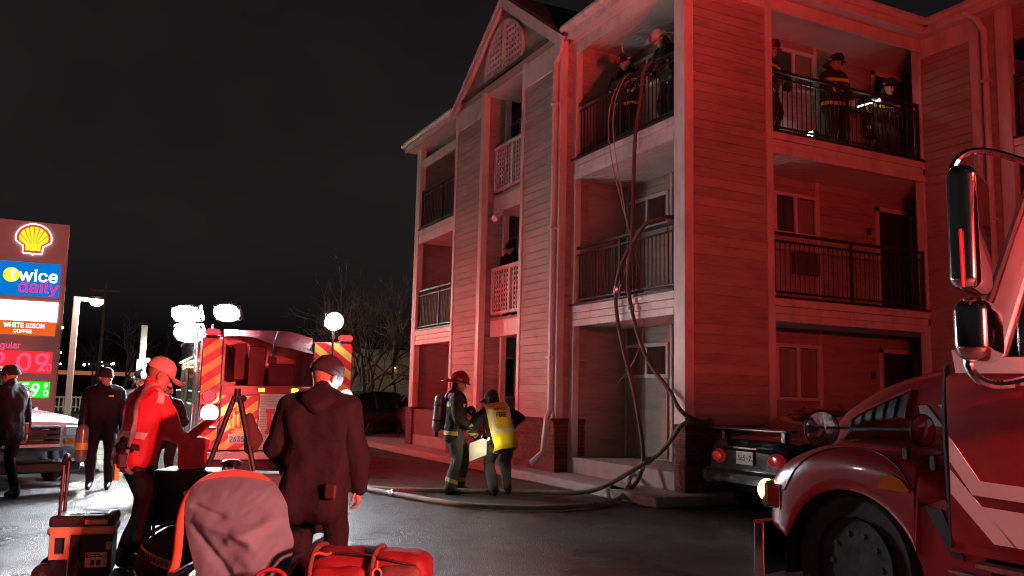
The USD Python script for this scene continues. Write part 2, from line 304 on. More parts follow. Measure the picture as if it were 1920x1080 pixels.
def slab(lo, hi, band_faces, z):
    part(APT, 'balcony_floor', MB().box((lo[0], lo[1], z-.05), (hi[0], hi[1], z)), 'concrete')
    s = MB(); n = 0
    s.box((lo[0]+.05, lo[1]+.05, z-.36), (hi[0], hi[1], z-.30)); part(APT, 'balcony_soffit', s, 'soffit')
    g = MB()                                               # soffit grooves: thin beads
    for i in range(int((hi[0]-lo[0]-.1)/.10)): g.box((lo[0]+.1+i*.10, lo[1]+.06, z-.366), (lo[0]+.112+i*.10, hi[1], z-.359))
    part(APT, 'soffit_bead', g, 'soffit', kind='stuff')
    for f in band_faces:
        for k in range(3):                                 # three lapped band boards
            a, b = z-.40+k*.125, z-.40+(k+1)*.125-.006; o = .012 if k != 1 else 0
            if f == 'x-': part(APT, 'balcony_band', MB().box((lo[0]-o, lo[1], a), (lo[0]+.05, hi[1], b), .004), 'trim')
            if f == 'y-': part(APT, 'balcony_band', MB().box((lo[0], lo[1]-o, a), (hi[0], lo[1]+.05, b), .004), 'trim')
        if f == 'x-': part(APT, 'band_cap', MB().box((lo[0]-.03, lo[1], z-.02), (lo[0]+.06, hi[1], z+.012)), 'rail_black')
        else: part(APT, 'band_cap', MB().box((lo[0], lo[1]-.03, z-.02), (hi[0], lo[1]+.06, z+.012)), 'rail_black')
def railing(a, b, z, single_bal=True, h=1.07, sp=.105, label=None):
    a, b = np.array([*a, z], float), np.array([*b, z], float); L = np.linalg.norm(b-a); u = (b-a)/L; up = np.array([0, 0, 1.])
    def bar(q0, q1, w, hh):
        s = np.cross(u, up)*w/2; v = [q0-s, q0+s, q1+s, q1-s]; v = v+[x+up*hh for x in v]; return np.array(v), [(0, 3, 2, 1), (4, 5, 6, 7), (0, 1, 5, 4), (1, 2, 6, 5), (2, 3, 7, 6), (3, 0, 4, 7)]
    m = MB(); m.raw(*bar(a+up*(h-.045), b+up*(h-.045), .05, .045)); m.raw(*bar(a+up*.07, b+up*.07, .035, .03)); m.raw(*bar(a+up*(h-.16), b+up*(h-.16), .03, .025))
    n = max(1, round(L/1.85))
    for i in range(n+1):
        q = a+u*(.03+i*(L-.06)/n); m.box(q-[.022, .022, 0], q+[.022, .022, h-.04])
    r = part(APT, 'railing', m, 'rail_black', label=label); rest = MB(); k = int(L/sp)
    for i in range(1, k):
        q = a+u*(i*L/k); g = MB().cyl(q+up*.09, q+up*(h-.15), .0085, n=6)
        if single_bal: part(r, 'baluster', g, 'rail_black')
        else: rest.raw(*g.mesh())
    if rest.n: part(r, 'baluster', rest, 'rail_black', kind='stuff')
def window(o, u, n, w, h, zsill, label=None, curtain=True, lower=None, full=False):
    """Window in a wall: o = corner on the wall at floor level, along u, facing n."""
    o, u, n = map(lambda x: np.array(x, float), (o, u, n)); up = np.array([0, 0, 1.]); sgn = 1 if np.dot(np.cross(u, up), n) > 0 else -1
    P = lambda p, m_, d0, d1: m_.poly(p, o, u, up, min(sgn*d0, sgn*d1), max(sgn*d0, sgn*d1))
    f = P(sbox(0, zsill, w, zsill+h).difference(sbox(.06, zsill+.06, w-.06, zsill+h-.06)), MB(), .0, .055); P(sbox(w/2-.03, zsill+.06, w/2+.03, zsill+h-.06), f, .005, .05)
    fp = part(APT, 'window', f, 'frame_white', label=label)
    for a, b in ((.06, w/2-.03), (w/2+.03, w-.06)): q = [o+u*x+n*.028+up*z for x, z in ((a, zsill+.06), (b, zsill+.06), (b, zsill+h-.06), (a, zsill+h-.06))]; part(fp, 'pane', (np.array(q), np.array([(0, 1, 2), (0, 2, 3)])), 'glass')
    part(fp, 'window_recess', P(sbox(.06, zsill+.06, w-.06, zsill+h-.06), MB(), -.0, .004), 'interior_dark')  # flat dark sheet stands in for the unlit room behind the glass
    if curtain:
        cu = MB(); x = .08 if full else w*.52
        while x < w-.1: cu.cyl(o+u*x+n*.012+up*(zsill+.07), o+u*x+n*.012+up*(zsill+h-.08), .011, n=6); x += .024
        part(fp, 'curtain', cu, 'curtain')
    if lower: part(fp, 'lower_panel', P(sbox(.06, lower, w-.06, zsill-.0), MB(), .0, .02), 'siding_c')
    return fp
for z in (F1, F2, F3): window((8.72, 17.15, 0), (0, 1, 0), (-1, 0, 0), 1.25, .95, z+1.0, curtain=True); part(APT, 'window_mullion', MB().box((8.69, 17.1, z+.02), (8.72, 17.16, z+2.3)), 'frame_white')
# left balconies (between the corner wall and the gabled bay)
BX = 9.3
for z in (F2, F3):
    slab((8.0, 10.5, 0), (BX, 13.64, 0), ['x-'], z); railing((8.06, 10.52), (8.06, 13.62), z)
part(APT, 'patio_floor', MB().box((8.0, 10.5, .15), (BX, 13.64, F1)), 'concrete')
for z0, z1 in ((F1, F2-.36), (F2, F3-.36), (F3, TOP)):
    wall((BX, 11.5, 0), (0, 1, 0), (-1, 0, 0), 2.2, z0, z1)
    trim((BX-.05, 12.21, z0), (BX, 12.28, z1)); trim((BX-.05, 13.62, z0), (BX+.0, 13.69, z1))
    window((BX-.028, 12.29, 0), (0, 1, 0), (-1, 0, 0), 1.32, .62 if z0 > 1 else .62, z0+1.45, curtain=True, lower=z0+.05)
    part(APT, 'wall', MB().box((8.35, 13.66, z0), (BX, 13.72, z1)), 'siding')
trim((7.99, 13.48, .15), (8.12, 13.63, TOP)); 
# right balconies (gallery behind the corner wall to the right wing)
RY = 11.5
for z in (F2, F3):
    slab((9.78, 10.30, 0), (13.55, RY, 0), ['y-'], z); slab((13.55, 10.45, 0), (17.5, RY, 0), [], z)
    slab((BX, 10.5, 0), (9.78, RY, 0), [], z); railing((9.80, 10.36), (13.45, 10.36), z)
part(APT, 'patio_floor', MB().box((BX, 10.5, .15), (17.5, RY, F1)), 'concrete')
for z0, z1 in ((F1, F2-.36), (F2, F3-.36), (F3, TOP)):
    wall((BX, RY, 0), (1, 0, 0), (0, -1, 0), 8.2, z0, z1, z0 == F2)
    trim((10.84, RY-.05, z0), (10.91, RY, z1)); trim((12.0, RY-.05, z0), (12.07, RY, z1))
    wt = .78 if z0 > 1 else 1.0
    window((10.92, RY-.028, 0), (1, 0, 0), (0, -1, 0), 1.07, wt, z0+2.1-wt, curtain=True, full=z0 == F1)
    if z0 == F2: part(APT, 'air_conditioner', MB().box((11.35, RY-.16, z0+.62), (11.95, RY-.03, z0+1.02), .015), 'ac_metal')
    d = MB()
    for lo, hi in (((13.55, RY-.06, z0), (13.63, RY-.027, z0+2.12)), ((14.47, RY-.06, z0), (14.55, RY-.027, z0+2.12)), ((13.55, RY-.06, z0+2.04), (14.55, RY-.027, z0+2.12))): d.box(lo, hi)
    dp = part(APT, 'door', MB().box((13.63, RY-.05, z0), (14.47, RY-.03, z0+2.04)), 'door_dark'); part(dp, 'door_frame', d, 'frame_white')
    for a in (0, 1):
        for zz in (.25, 1.15): part(dp, 'door_panel', MB().box((13.72+a*.37, RY-.056, z0+zz), (14.02+a*.37, RY-.05, z0+zz+.7), .002), 'door_dark')
    part(dp, 'door_handle', MB().ball((13.70, RY-.09, z0+.98), .03, 1), 'ac_metal'); part(APT, 'wall_lamp', MB().box((13.30, RY-.07, z0+1.55), (13.40, RY-.028, z0+1.68), .01), 'door_dark')
# right wing, projecting towards the viewer
wall((13.5, 9.32, 0), (0, 1, 0), (-1, 0, 0), .98, 1.1, TOP-.35)
trim((13.46, 9.30, TOP-.35), (13.53, 10.3, TOP+.05), 'frieze_board')
brick_base((13.46, 8.6, 0), (13.8, 10.45, 1.05), [])
trim((13.44, 10.30, 1.1), (13.58, 10.47, TOP)); trim((13.46, 9.16, 1.1), (13.6, 9.32, TOP)); trim((13.46, 8.62, 1.1), (13.62, 8.84, TOP))
part(APT, 'wall', MB().box((13.52, 8.84, 1.1), (13.62, 9.16, TOP)), 'siding'); part(APT, 'wall', MB().box((13.6, 10.31, 1.1), (14.4, 10.45, TOP)), 'siding')
for z in (F2, F3):
    slab((13.5, 4.6, 0), (14.9, 8.62, 0), ['x-'], z); railing((13.56, 4.6), (13.56, 8.6), z)
wall((14.9, 4.0, 0), (0, 1, 0), (-1, 0, 0), 4.8, F1, TOP, False)
trim((13.46, 4.3, 0), (13.62, 4.55, TOP))
# far-left balconies beyond the bay
for z in (F2, F3):
    slab((8.0, 18.82, 0), (9.6, 21.85, 0), ['x-'], z); railing((8.06, 18.84), (8.06, 21.8), z, False)
wall((9.6, 18.8, 0), (0, 1, 0), (-1, 0, 0), 3.3, F1, TOP, False)
part(APT, 'wall', MB().box((9.0, 21.95, 0), (9.6, 22.1, TOP)), 'siding'); part(APT, 'wall', MB().box((8.1, 22.0, 1.1), (17, 22.1, TOP)), 'siding_b')
trim((7.98, 21.82, 1.1), (8.14, 22.12, TOP)); trim((7.985, 21.70, 7.62), (8.05, 18.85, 7.85), 'frieze_board')
brick_base((7.95, 21.75, 0), (8.3, 22.2, 1.08), ['x-', 'y-']); part(APT, 'patio_floor', MB().box((8.0, 18.8, .15), (9.6, 21.8, F1)), 'concrete')
part(APT, 'wall', MB().box((8.0, 18.8, F1), (8.06, 21.75, 1.08)), 'brick_b')
part(APT, 'wall', MB().box((9.9, 13.7, 0), (10.0, 22, TOP)), 'siding_b')
# roof: soffits, fascias, gutters, shingle planes
def eave_x(x, y0, y1, z=TOP, depth=1.7, s0=None):
    s0 = y0 if s0 is None else s0
    part(APT, 'roof_soffit', MB().box((x+.0, s0, z), (x+depth, y1, z+.05)), 'soffit'); g = MB()
    for i in range(int(depth/.1)): g.box((x+.06+i*.1, s0, z-.006), (x+.072+i*.1, y1, z+.001))
    part(APT, 'soffit_bead', g, 'soffit', kind='stuff')
    part(APT, 'fascia', MB().box((x-.02, y0, z-.03), (x+.01, y1, z+.20)), 'trim')
    part(APT, 'gutter', MB().poly(Polygon([(0, 0), (-.09, 0), (-.12, .06), (-.11, .12), (0, .12)]), (x-.022, y1, z+.09), (1, 0, 0), (0, 0, 1), 0, y1-y0), 'trim')
def eave_y(y, x0, x1, z=TOP, depth=1.7):
    part(APT, 'roof_soffit', MB().box((x0, y, z), (x1, y+depth, z+.05)), 'soffit')
    part(APT, 'fascia', MB().box((x0, y-.02, z-.03), (x1, y+.01, z+.20)), 'trim')
    part(APT, 'gutter', MB().poly(Polygon([(0, 0), (-.09, 0), (-.12, .06), (-.11, .12), (0, .12)]), (x0, y-.022, z+.09), (0, 1, 0), (0, 0, 1), 0, x1-x0), 'trim')
eave_x(7.72, 9.98, 13.45, s0=11.705); part(APT, 'roof_soffit', MB().box((7.9, 13.455, TOP), (9.4, 13.66, TOP+.05)), 'soffit'); part(APT, 'roof_soffit', MB().box((13.245, 10.025, TOP), (17.4, 11.7, TOP+.05)), 'soffit'); eave_x(7.72, 18.8, 22.4); eave_y(10.0, 7.74, 13.24); eave_x(13.24, 4.0, 10.02)
part(APT, 'frieze_board', MB().box((7.98, 10.5, 7.98), (8.03, 13.5, TOP)), 'trim'); part(APT, 'frieze_board', MB().box((9.78, 10.28, 7.98), (13.46, 10.33, TOP)), 'trim')
v = np.array([(7.62, 9.9, 8.42), (7.62, 22.5, 8.42), (12.5, 17.6, 10.6), (12.5, 14.6, 10.6), (17.5, 9.9, 8.42), (17.5, 22.5, 8.42)])
part(APT, 'roof', (v, np.array([(0, 3, 2), (0, 2, 1), (0, 4, 3), (1, 2, 5), (2, 3, 4), (2, 4, 5), (0, 1, 5), (0, 5, 4)])), 'shingle')
v = np.array([(13.14, 3.6, 8.42), (13.14, 10.4, 8.42), (17.8, 10.4, 10.0), (17.8, 3.6, 10.0), (17.8, 10.4, 8.42), (17.8, 3.6, 8.42)])
part(APT, 'roof', (v, np.array([(0, 2, 1), (0, 3, 2), (0, 1, 4), (0, 4, 5), (1, 2, 4), (0, 5, 3), (2, 3, 5), (2, 5, 4)])), 'shingle')
part(APT, 'wall', MB().box((17.4, 3.8, 0), (17.5, 22.2, 8.4)), 'siding_b'); part(APT, 'wall', MB().box((13.6, 3.8, 0), (17.4, 3.9, 8.4)), 'siding_b')
# downpipes
def downpipe(pts, w=.085):
    m = MB(); p = np.asarray(pts, float)
    for a, b in zip(p[:-1], p[1:]): m.cyl(a-(b-a)/np.linalg.norm(b-a)*.02, b+(b-a)/np.linalg.norm(b-a)*.02, w*.62, n=8)
    d = part(APT, 'downpipe', m, 'trim'); 
    for z in (2.2, 4.6, 7.0):
        s = MB().box(p[2]*[1, 1, 0]+[-.07, -.07, z-.02], p[2]*[1, 1, 0]+[.07, .07, z+.02]); part(d, 'pipe_strap', s, 'trim')
downpipe([(7.68, 13.5, 8.25), (7.72, 13.60, 8.02), (7.66, 13.72, 7.8), (7.66, 13.72, 1.25), (7.57, 13.68, 1.08), (7.50, 13.66, .50), (7.30, 13.70, .32)])
downpipe([(13.2, 9.2, 8.25), (13.3, 9.05, 8.1), (13.42, 9.0, 7.9), (13.42, 9.0, .5), (13.2, 9.0, .3)])
# ---------------------------------------------------------------- vehicle materials and lamps
mat('red_paint', (.24, .009, .011), .28, var=.06, scale=2., coat=.8, dirt=((.16, .03, .03), 3., .25))
mat('white_stripe', (.62, .58, .54), .4, var=.05)
mat('chrome', (.62, .62, .64), .09, metal=1., var=.05)
mat('steel', (.5, .5, .52), .25, metal=1., var=.1)
mat('black_trim', (.010, .010, .011), .45, var=.2)
mat('rubber', (.007, .007, .007), .8, var=.25, scale=20.)
mat('lens_red', (.28, .005, .006), .12, var=0, coat=1.)
mat('lens_amber', (.45, .12, .01), .15, var=0, coat=1.)
mat('lens_clear', (.5, .5, .52), .08, var=0, coat=1.)
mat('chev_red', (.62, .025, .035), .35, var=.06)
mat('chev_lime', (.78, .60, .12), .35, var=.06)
mat('vinyl_red', (.13, .012, .016), .5, var=.2, scale=3., bump=.006, bscale=8.)
mat('car_white0', (.6, .6, .6), .3, var=.05, coat=.6); mat('car_glass0', (.01, .012, .014), .05, var=0, coat=1.); mat('tail_red0', (.3, .008, .01), .12, var=0, coat=1., emit=(1, .03, .04), es=.5); mat('gold', (.6, .4, .1), .35, metal=.6, var=.1)
mat('plate_white', (.6, .6, .58), .5, var=.05)
mat('ink', (.03, .03, .05), .6, var=0)
glow('lamp_white', (.92, .95, 1.0), 260.)
glow('lamp_flood', (.86, .92, 1.0), 850.)
glow('lamp_street', (1.0, .95, .82), 1400.)
glow('lamp_red', (1.0, .01, .014), 8.)
glow('lamp_red_bar', (1.0, .05, .04), 420.); glow('lamp_red_unseen', (1.0, .06, .055), 11500.); glow('lamp_red_side', (1.0, .03, .035), 430.); glow('lamp_head', (1.0, .90, .80), 4500.)  # last emitter serves the truck's added fill lamp, not a headlight
glow('lamp_red_dim', (1.0, .03, .045), 3.)
glow('lamp_amber', (1.0, .42, .01), 14.)
glow('lamp_marker', (1.0, .55, .12), 10.)

# ---------------------------------------------------------------- fire engine seen from behind
ENG = thing('fire_engine', 'fire engine with red and yellow chevron rear, amber lights glowing and scene lights raised', 'fire engine', loc=(3.09, 15.2, 0), rz=-3)
W = 1.28
b = MB()
b.box((-W, 0, .46), (W, 8.4, 1.45), .02); b.box((-W, 0, 1.45), (-.94, 6.0, 2.36), .02); b.box((.57, 0, 1.45), (W, 6.0, 2.36), .02); b.box((-.94, 1.1, 1.45), (.57, 6.0, 2.2), .02)
b.box((-1.2, 6.0, 1.45), (1.2, 8.4, 2.75), .08)
part(ENG, 'body', b, 'red_paint')
b = MB().box((-W-.02, -.42, .38), (W+.02, 0, .455), .012); eb = part(ENG, 'tailboard', b, 'steel')
b = MB().box((-W, -.44, .35), (W, -.425, .46)); part(eb, 'tailboard_edge', b, 'white_stripe')
b = MB(); b.box((-1.0, .1, .10), (1.0, 8.0, .46)); part(ENG, 'chassis', b, 'black_trim')
for x in (-1.05, 1.05):
    for y in (2.0, 7.0):
        w = MB().lathe([(0, -.16), (.46, -.16), (.5, -.1), (.5, .1), (.46, .16), (0, .16)], (0, 0, 0), 24, 'x').xf(None, (x, y, .5)); wp = part(ENG, 'wheel', w, 'rubber'); part(wp, 'rim', MB().lathe([(0, -.17), (.28, -.17), (.28, .17), (0, .17)], (0, 0, 0), 18, 'x').xf(None, (x, y, .5)), 'steel')
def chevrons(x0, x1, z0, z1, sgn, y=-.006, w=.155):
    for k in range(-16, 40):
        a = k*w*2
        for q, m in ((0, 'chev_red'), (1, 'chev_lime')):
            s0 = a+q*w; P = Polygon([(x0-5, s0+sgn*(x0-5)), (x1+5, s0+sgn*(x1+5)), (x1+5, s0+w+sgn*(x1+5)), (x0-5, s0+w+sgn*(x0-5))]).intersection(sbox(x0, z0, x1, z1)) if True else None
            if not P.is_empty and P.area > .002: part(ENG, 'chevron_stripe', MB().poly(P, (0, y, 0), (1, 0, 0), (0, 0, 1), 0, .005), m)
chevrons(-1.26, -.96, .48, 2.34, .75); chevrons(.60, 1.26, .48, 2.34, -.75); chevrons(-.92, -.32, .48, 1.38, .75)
for x in (-.95, .585): part(ENG, 'door_seam', MB().cyl((x, -.02, .4), (x, -.02, 2.34), .012, n=6), 'steel')
# roll-up door with the company letter
d = MB()
for i in range(22): d.box((-.29, -.03, .48+i*.043), (.54, -.012, .48+i*.043+.039), .004)
rd = part(ENG, 'roll_up_door', d, 'white_stripe')
E_ = union_all([sbox(0, 0, .07, .42), sbox(-.03, 0, .2, .065), sbox(-.03, .355, .22, .42), sbox(.0, .185, .16, .24), sbox(.17, .0, .22, .11), sbox(.19, .31, .22, .42), sbox(.13, .15, .16, .28)])
part(rd, 'company_letter', MB().poly(E_, (-.155, -.032, .74), (1, 0, 0), (0, 0, 1), 0, .004), 'chev_red')
bd = MB(); c_ = [(-.64, .98)]
em = MB().poly(Point(-.62, .98).buffer(.17, 20).difference(Point(-.62, .98).buffer(.15, 20)), (0, -.014, 0), (1, 0, 0), (0, 0, 1), 0, .006)
for a in (-.07, .0, .07): em.box((-.62+a-.02, -.02, .86), (-.62+a+.02, -.012, 1.08), .006)
em.poly(Point(-.62, 1.17).buffer(.05, 8), (0, -.014, 0), (1, 0, 0), (0, 0, 1), 0, .006); em.poly(Polygon([(-.74, .80), (-.5, .80), (-.56, .70), (-.62, .74), (-.68, .70)]), (0, -.014, 0), (1, 0, 0), (0, 0, 1), 0, .006)
part(ENG, 'emblem', em, 'gold')
pl = part(ENG, 'licence_plate', MB().box((-.90+.12, -.03, .58), (-.42, -.02, .74), .003), 'plate_white')
t = meshkit.text_mesh('2635-C', .085, .003); v = np.array(t.vertices); v = np.stack([v[:, 0]*.82-.76, -.031-v[:, 2], v[:, 1]+.615], 1); part(pl, 'plate_number', (v, np.array(t.faces)[:, ::-1]), 'ink')
# hose bed: red covers, cover sheet
cv = MB(); n = 30; pts = []
for i in range(n+1):
    x = -.94+1.51*i/n; zt = 2.52-.03*((x+.2)/.8)**2-.16*max(0, (x-.2))
    for j in range(9):
        y = -.04+j*.15; sag = .05*math.sin(6*x+1.3*j)*(.4 if j else 1); zb = zt-.32*(j == 0)*(0.4+.6*max(0, math.sin(2.2*x+.9)))
        pts.append((x, y, zb+sag*.4))
f = [(i*9+j, (i+1)*9+j, (i+1)*9+j+1, i*9+j+1) for i in range(n) for j in range(8)]
part(ENG, 'hose_bed_cover', (np.array(pts), np.array(f)), 'vinyl_red', smooth=40)
for x0, x1, z0, z1, y in ((-.72, -.52, 1.65, 2.3, .35), (-.5, -.2, 1.5, 2.25, .22), (-.15, .3, 1.5, 1.95, .18), (-.18, -.02, 1.95, 2.08, .18)): part(ENG, 'hose_bed_curtain', MB().box((x0, y, z0), (x1, y+.05, z1), .02), 'vinyl_red')
part(ENG, 'hose_bed_back', MB().box((-.94, 1.0, 1.45), (.57, 1.08, 2.5)), 'red_paint')
part(ENG, 'grab_rail', MB().tube(curve([(-.05, -.05, 2.5), (-.1, -.06, 2.3), (-.14, -.05, 2.05)], 10), .02), 'black_trim')
part(ENG, 'light_bracket', MB().box((-.94, -.02, 1.40), (.57, .1, 1.56), .01), 'red_paint')
for x in (-.28, .28):
    a = part(ENG, 'amber_light', MB().box((x-.07, -.06, 1.45), (x+.07, -.02, 1.53), .01), 'black_trim'); part(a, 'amber_lens', MB().box((x-.055, -.075, 1.46), (x+.055, -.06, 1.52), .008), 'lamp_amber')
a = part(ENG, 'marker_light', MB().cyl((.56, -.03, 1.47), (.56, -.05, 1.47), .04), 'black_trim'); part(a, 'marker_lens', MB().cyl((.56, -.05, 1.47), (.56, -.065, 1.47), .03), 'lamp_marker')
for x, z in ((-1.12, 1.36), (1.16, 1.36)):
    a = part(ENG, 'tail_light', MB().cyl((x, -.01, z), (x, -.04, z), .115, n=20), 'chrome'); part(a, 'red_lens', MB().lathe([(0, -.03), (.05, -.025), (.095, .0), (0, 0)], (0, 0, 0), 20, 'y').xf(None, (x, -.045, z)), 'lamp_red_dim')
for y, z in ((.6, 2.16), (4.2, 2.16), (6.9, 2.55)): a = part(ENG, 'side_beacon', MB().box((W if y < 6 else 1.2, y, z-.09), ((W if y < 6 else 1.2)+.05, y+.46, z+.09), .008), 'chrome'); part(a, 'beacon_lens', MB().box(((W if y < 6 else 1.2)+.05, y+.02, z-.07), ((W if y < 6 else 1.2)+.065, y+.44, z+.07), .004), 'lamp_red_side'); part(a, 'lamp_hood', MB().box(((W if y < 6 else 1.2), y-.03, z+.092), ((W if y < 6 else 1.2)+.13, y+.49, z+.102), .003), 'black_trim')  # visors added to cut the upward light of these hidden lenses
for x in (-1.12, 1.16): a = part(ENG, 'rear_beacon', MB().box((x-.12, .0, 2.36), (x+.12, .2, 2.40), .01), 'black_trim'); part(a, 'beacon_lens', MB().box((x-.11, .0, 2.40), (x+.11, .2, 2.50), .03), 'lamp_red')
a = part(ENG, 'rear_scene_light', MB().box((-1.25, -.07, .95), (-.95, -.008, 1.23), .015), 'chrome'); part(a, 'scene_lens', MB().ball((-1.10, -.07, 1.09), .135, 3, (1, .4, 1)), 'lamp_white', smooth=True)  # dome lens enlarged for the same bloom look
part(ENG, 'step', MB().box((-1.22, -.1, .82), (-.98, -.01, .86), .008), 'black_trim')
def mast(x, y, z0, z1, heads):
    m = part(ENG, 'light_mast', MB().cyl((x, y, z0), (x, y, z1), .022, n=8), 'steel')
    for dx, dz, w, k in heads:
        cy, tl = (-38, 26) if k == 'lamp_flood' else (0, 18); t_ = math.radians(tl); R_ = rotz(cy)@np.array([[1, 0, 0], [0, math.cos(t_), -math.sin(t_)], [0, math.sin(t_), math.cos(t_)]]); c_ = (x+dx, y, z1+dz)
        h = part(ENG, 'scene_light_head', MB().box((-w, -.04, -.15), (w, .08, .15), .02).xf(R_, c_), 'black_trim')
        lens = MB()
        lens.ball((0, -.035, 0), .165, 3, (max(1., w*1.02/.165), .35, 1))  # lens swollen and rounded so its shape imitates bloom
        part(h, 'scene_lens', lens.xf(R_, c_), k, smooth=True)
mast(-1.12, .35, 1.5, 2.60, [(-.42, .16, .28, 'lamp_flood'), (-.36, -.17, .28, 'lamp_flood'), (.24, .22, .25, 'lamp_flood')])
mast(.90, -.05, 1.3, 2.74, [(0, .0, .15, 'lamp_white')])
for y in (.5, 2.0, 3.4, 4.8): part(ENG, 'side_compartment_door', MB().box((-W-.012, y, .5), (-W, y+1.25, 1.9 if y < 1 or y > 2 else 1.2), .005), 'steel')
for z in (.9, 2.1): part(ENG, 'handrail', MB().tube([(-W-.02, .1, z-.35), (-W-.08, .12, z-.33), (-W-.08, .12, z+.33), (-W-.02, .1, z+.35)], .016), 'chrome')
part(ENG, 'ladder', (lambda m: [m.box((-W-.10, .4, z), (-W-.06, 5.5, z+.05)) for z in (2.02, 2.4)] and [m.cyl((-W-.08, .5+i*.33, 2.05), (-W-.08, .5+i*.33, 2.42), .014, n=6) for i in range(15)] and m)(MB()), 'steel')

# ---------------------------------------------------------------- red fire truck in the right foreground (points along +Y)
TRK = thing('fire_truck', 'red long nosed fire truck with white stripes and chrome mirrors filling the right foreground', 'fire truck')
from scipy.interpolate import PchipInterpolator
AX, AZ, AR = 3.92, .42, .545                       # wheel arch centre and radius in the side plane
def archz(y):
    d = AR*AR-(y-AX)**2; return AZ+math.sqrt(d) if d > 0 else -1
ys = np.array([4.76, 4.70, 4.58, 4.38, 4.15, 3.9, 3.65, 3.45, 3.28, 3.20])
# per station: fender outer x, fender crown z, valley x, valley z, hood edge x, hood edge z, hood middle z
ST = np.array([
 (4.62, .98, 4.90, 1.00, 5.10, 1.10, 1.14), (4.44, 1.02, 4.86, 1.06, 5.02, 1.24, 1.30), (4.34, 1.08, 4.82, 1.14, 4.96, 1.38, 1.46), (4.30, 1.17, 4.80, 1.23, 4.93, 1.50, 1.58), (4.29, 1.235, 4.79, 1.28, 4.92, 1.60, 1.68),
 (4.29, 1.255, 4.79, 1.30, 4.92, 1.665, 1.75), (4.29, 1.245, 4.79, 1.30, 4.91, 1.715, 1.80), (4.29, 1.215, 4.78, 1.30, 4.90, 1.745, 1.83), (4.31, 1.16, 4.77, 1.30, 4.89, 1.765, 1.85), (4.36, 1.10, 4.76, 1.30, 4.88, 1.775, 1.86)])
I = [PchipInterpolator(ys[::-1], ST[::-1, k]) for k in range(7)]
yy = np.linspace(3.20, 4.76, 56); rows = []
XC = 5.46                                          # centre line of the truck
for y in yy:
    xo, zc, xv, zv, xh, zh, zm = [float(i(y)) for i in I]
    za = archz(y); front = max(0., (y-4.3)/.46); zb = za if za > 0 and y > AX-AR else .55
    zb = za if za > .56 else .56 + (.12*front if y > AX else .25*0)
    if y < AX: zb = max(za, .95-.0*(y)) if y < 3.42 else za
    zb = min(zb, zc-.12)
    prof = [(xo+.02, zb), (xo, zb+.02), (xo-.0, zb+(zc-zb)*.55), (xo+.03, zc-.075), (xo+.10, zc-.018), (xo+.2, zc), (xv-.1, zc+(zv-zc)*.35), (xv-.02, zv-.01), (xv+.02, zv+.06), (xv+.05, zv+(zh-zv)*.5), (xh-.02, zh-.06), (xh+.03, zh), (xh+.16, zh+(zm-zh)*.55), (XC, zm)]
    P = np.array(prof); d = np.r_[0, np.cumsum(np.linalg.norm(np.diff(P, axis=0), axis=1))]; s = np.linspace(0, 1, 40)*d[-1]
    q = np.stack([PchipInterpolator(d, P[:, 0])(s), PchipInterpolator(d, P[:, 1])(s)], 1); q = np.vstack([q, np.stack([2*XC-q[-2::-1, 0], q[-2::-1, 1]], 1)]); rows.append(np.c_[q[:, 0], np.full(len(q), y), q[:, 1]])
G = np.array(rows); nr, nc = G.shape[:2]
ii, jj = np.meshgrid(np.arange(nr-1), np.arange(nc-1), indexing='ij'); Q = np.stack([ii*nc+jj, ii*nc+jj+1, (ii+1)*nc+jj+1, (ii+1)*nc+jj], -1).reshape(-1, 4)
V = G.reshape(-1, 3)
def capped(row):                                   # closes the nose
    m = MB(); c = row.mean(0); n = len(row); vv = np.vstack([row, [c]]); return m.raw(vv, [(i, n, i+1) for i in range(n-1)])
hood = part(TRK, 'hood', (V, Q[:, ::-1]), 'red_paint', smooth=50)
part(hood, 'nose_panel', capped(G[-1]), 'red_paint')
def onhood(y, fz):                                 # a point of the hood side at y, at the fraction fz of the hood side's height
    xo, zc, xv, zv, xh, zh, zm = [float(i(y)) for i in I]; z = zv+.06+(zh-.06-zv-.06)*fz; x = np.interp(z, [zv+.06, zv+(zh-zv)*.5, zh-.06], [xv+.02, xv+.05, xh-.02]); return np.array([x, y, z])
for c_ in (7, 33):                                # seam between fender and hood, and the bead along the hood edge
    L_ = G[6:54, c_]; part(hood, 'panel_seam', MB().tube(L_+[-.002 if c_ < 20 else 0, 0, .001 if c_ > 20 else 0], .0045, 5), 'black_trim')
for y in (3.34, 3.52): part(hood, 'hood_latch', MB().box((4.345, y-.02, 1.13 if y < 3.4 else 1.17), (4.375, y+.02, 1.22 if y < 3.4 else 1.25), .006), 'black_trim')
# side air intake
gv = [[onhood(4.34-.46*t, a) for a in (np.linspace(.16+.04*t, .52+.42*t**.8, 8))] for t in np.linspace(0.02, 1, 16)]
gv = np.array(gv)+[-.012, 0, 0]; r_, c_ = gv.shape[:2]
ii, jj = np.meshgrid(np.arange(r_-1), np.arange(c_-1), indexing='ij'); q = np.stack([ii*c_+jj, ii*c_+jj+1, (ii+1)*c_+jj+1, (ii+1)*c_+jj], -1).reshape(-1, 4)
gr = part(hood, 'side_air_intake', (gv.reshape(-1, 3), q), 'black_trim', smooth=True)
edge = np.vstack([gv[:, 0], gv[-1, 1:], gv[::-1, -1], gv[0, ::-1]]); part(gr, 'intake_rim', MB().tube(edge+[-.004, 0, 0], .009, 6), 'lens_red')
for t in (3, 6, 9, 12): part(gr, 'intake_bar', MB().tube(gv[t]+[-.003, 0, 0], .006, 5), 'rail_black')
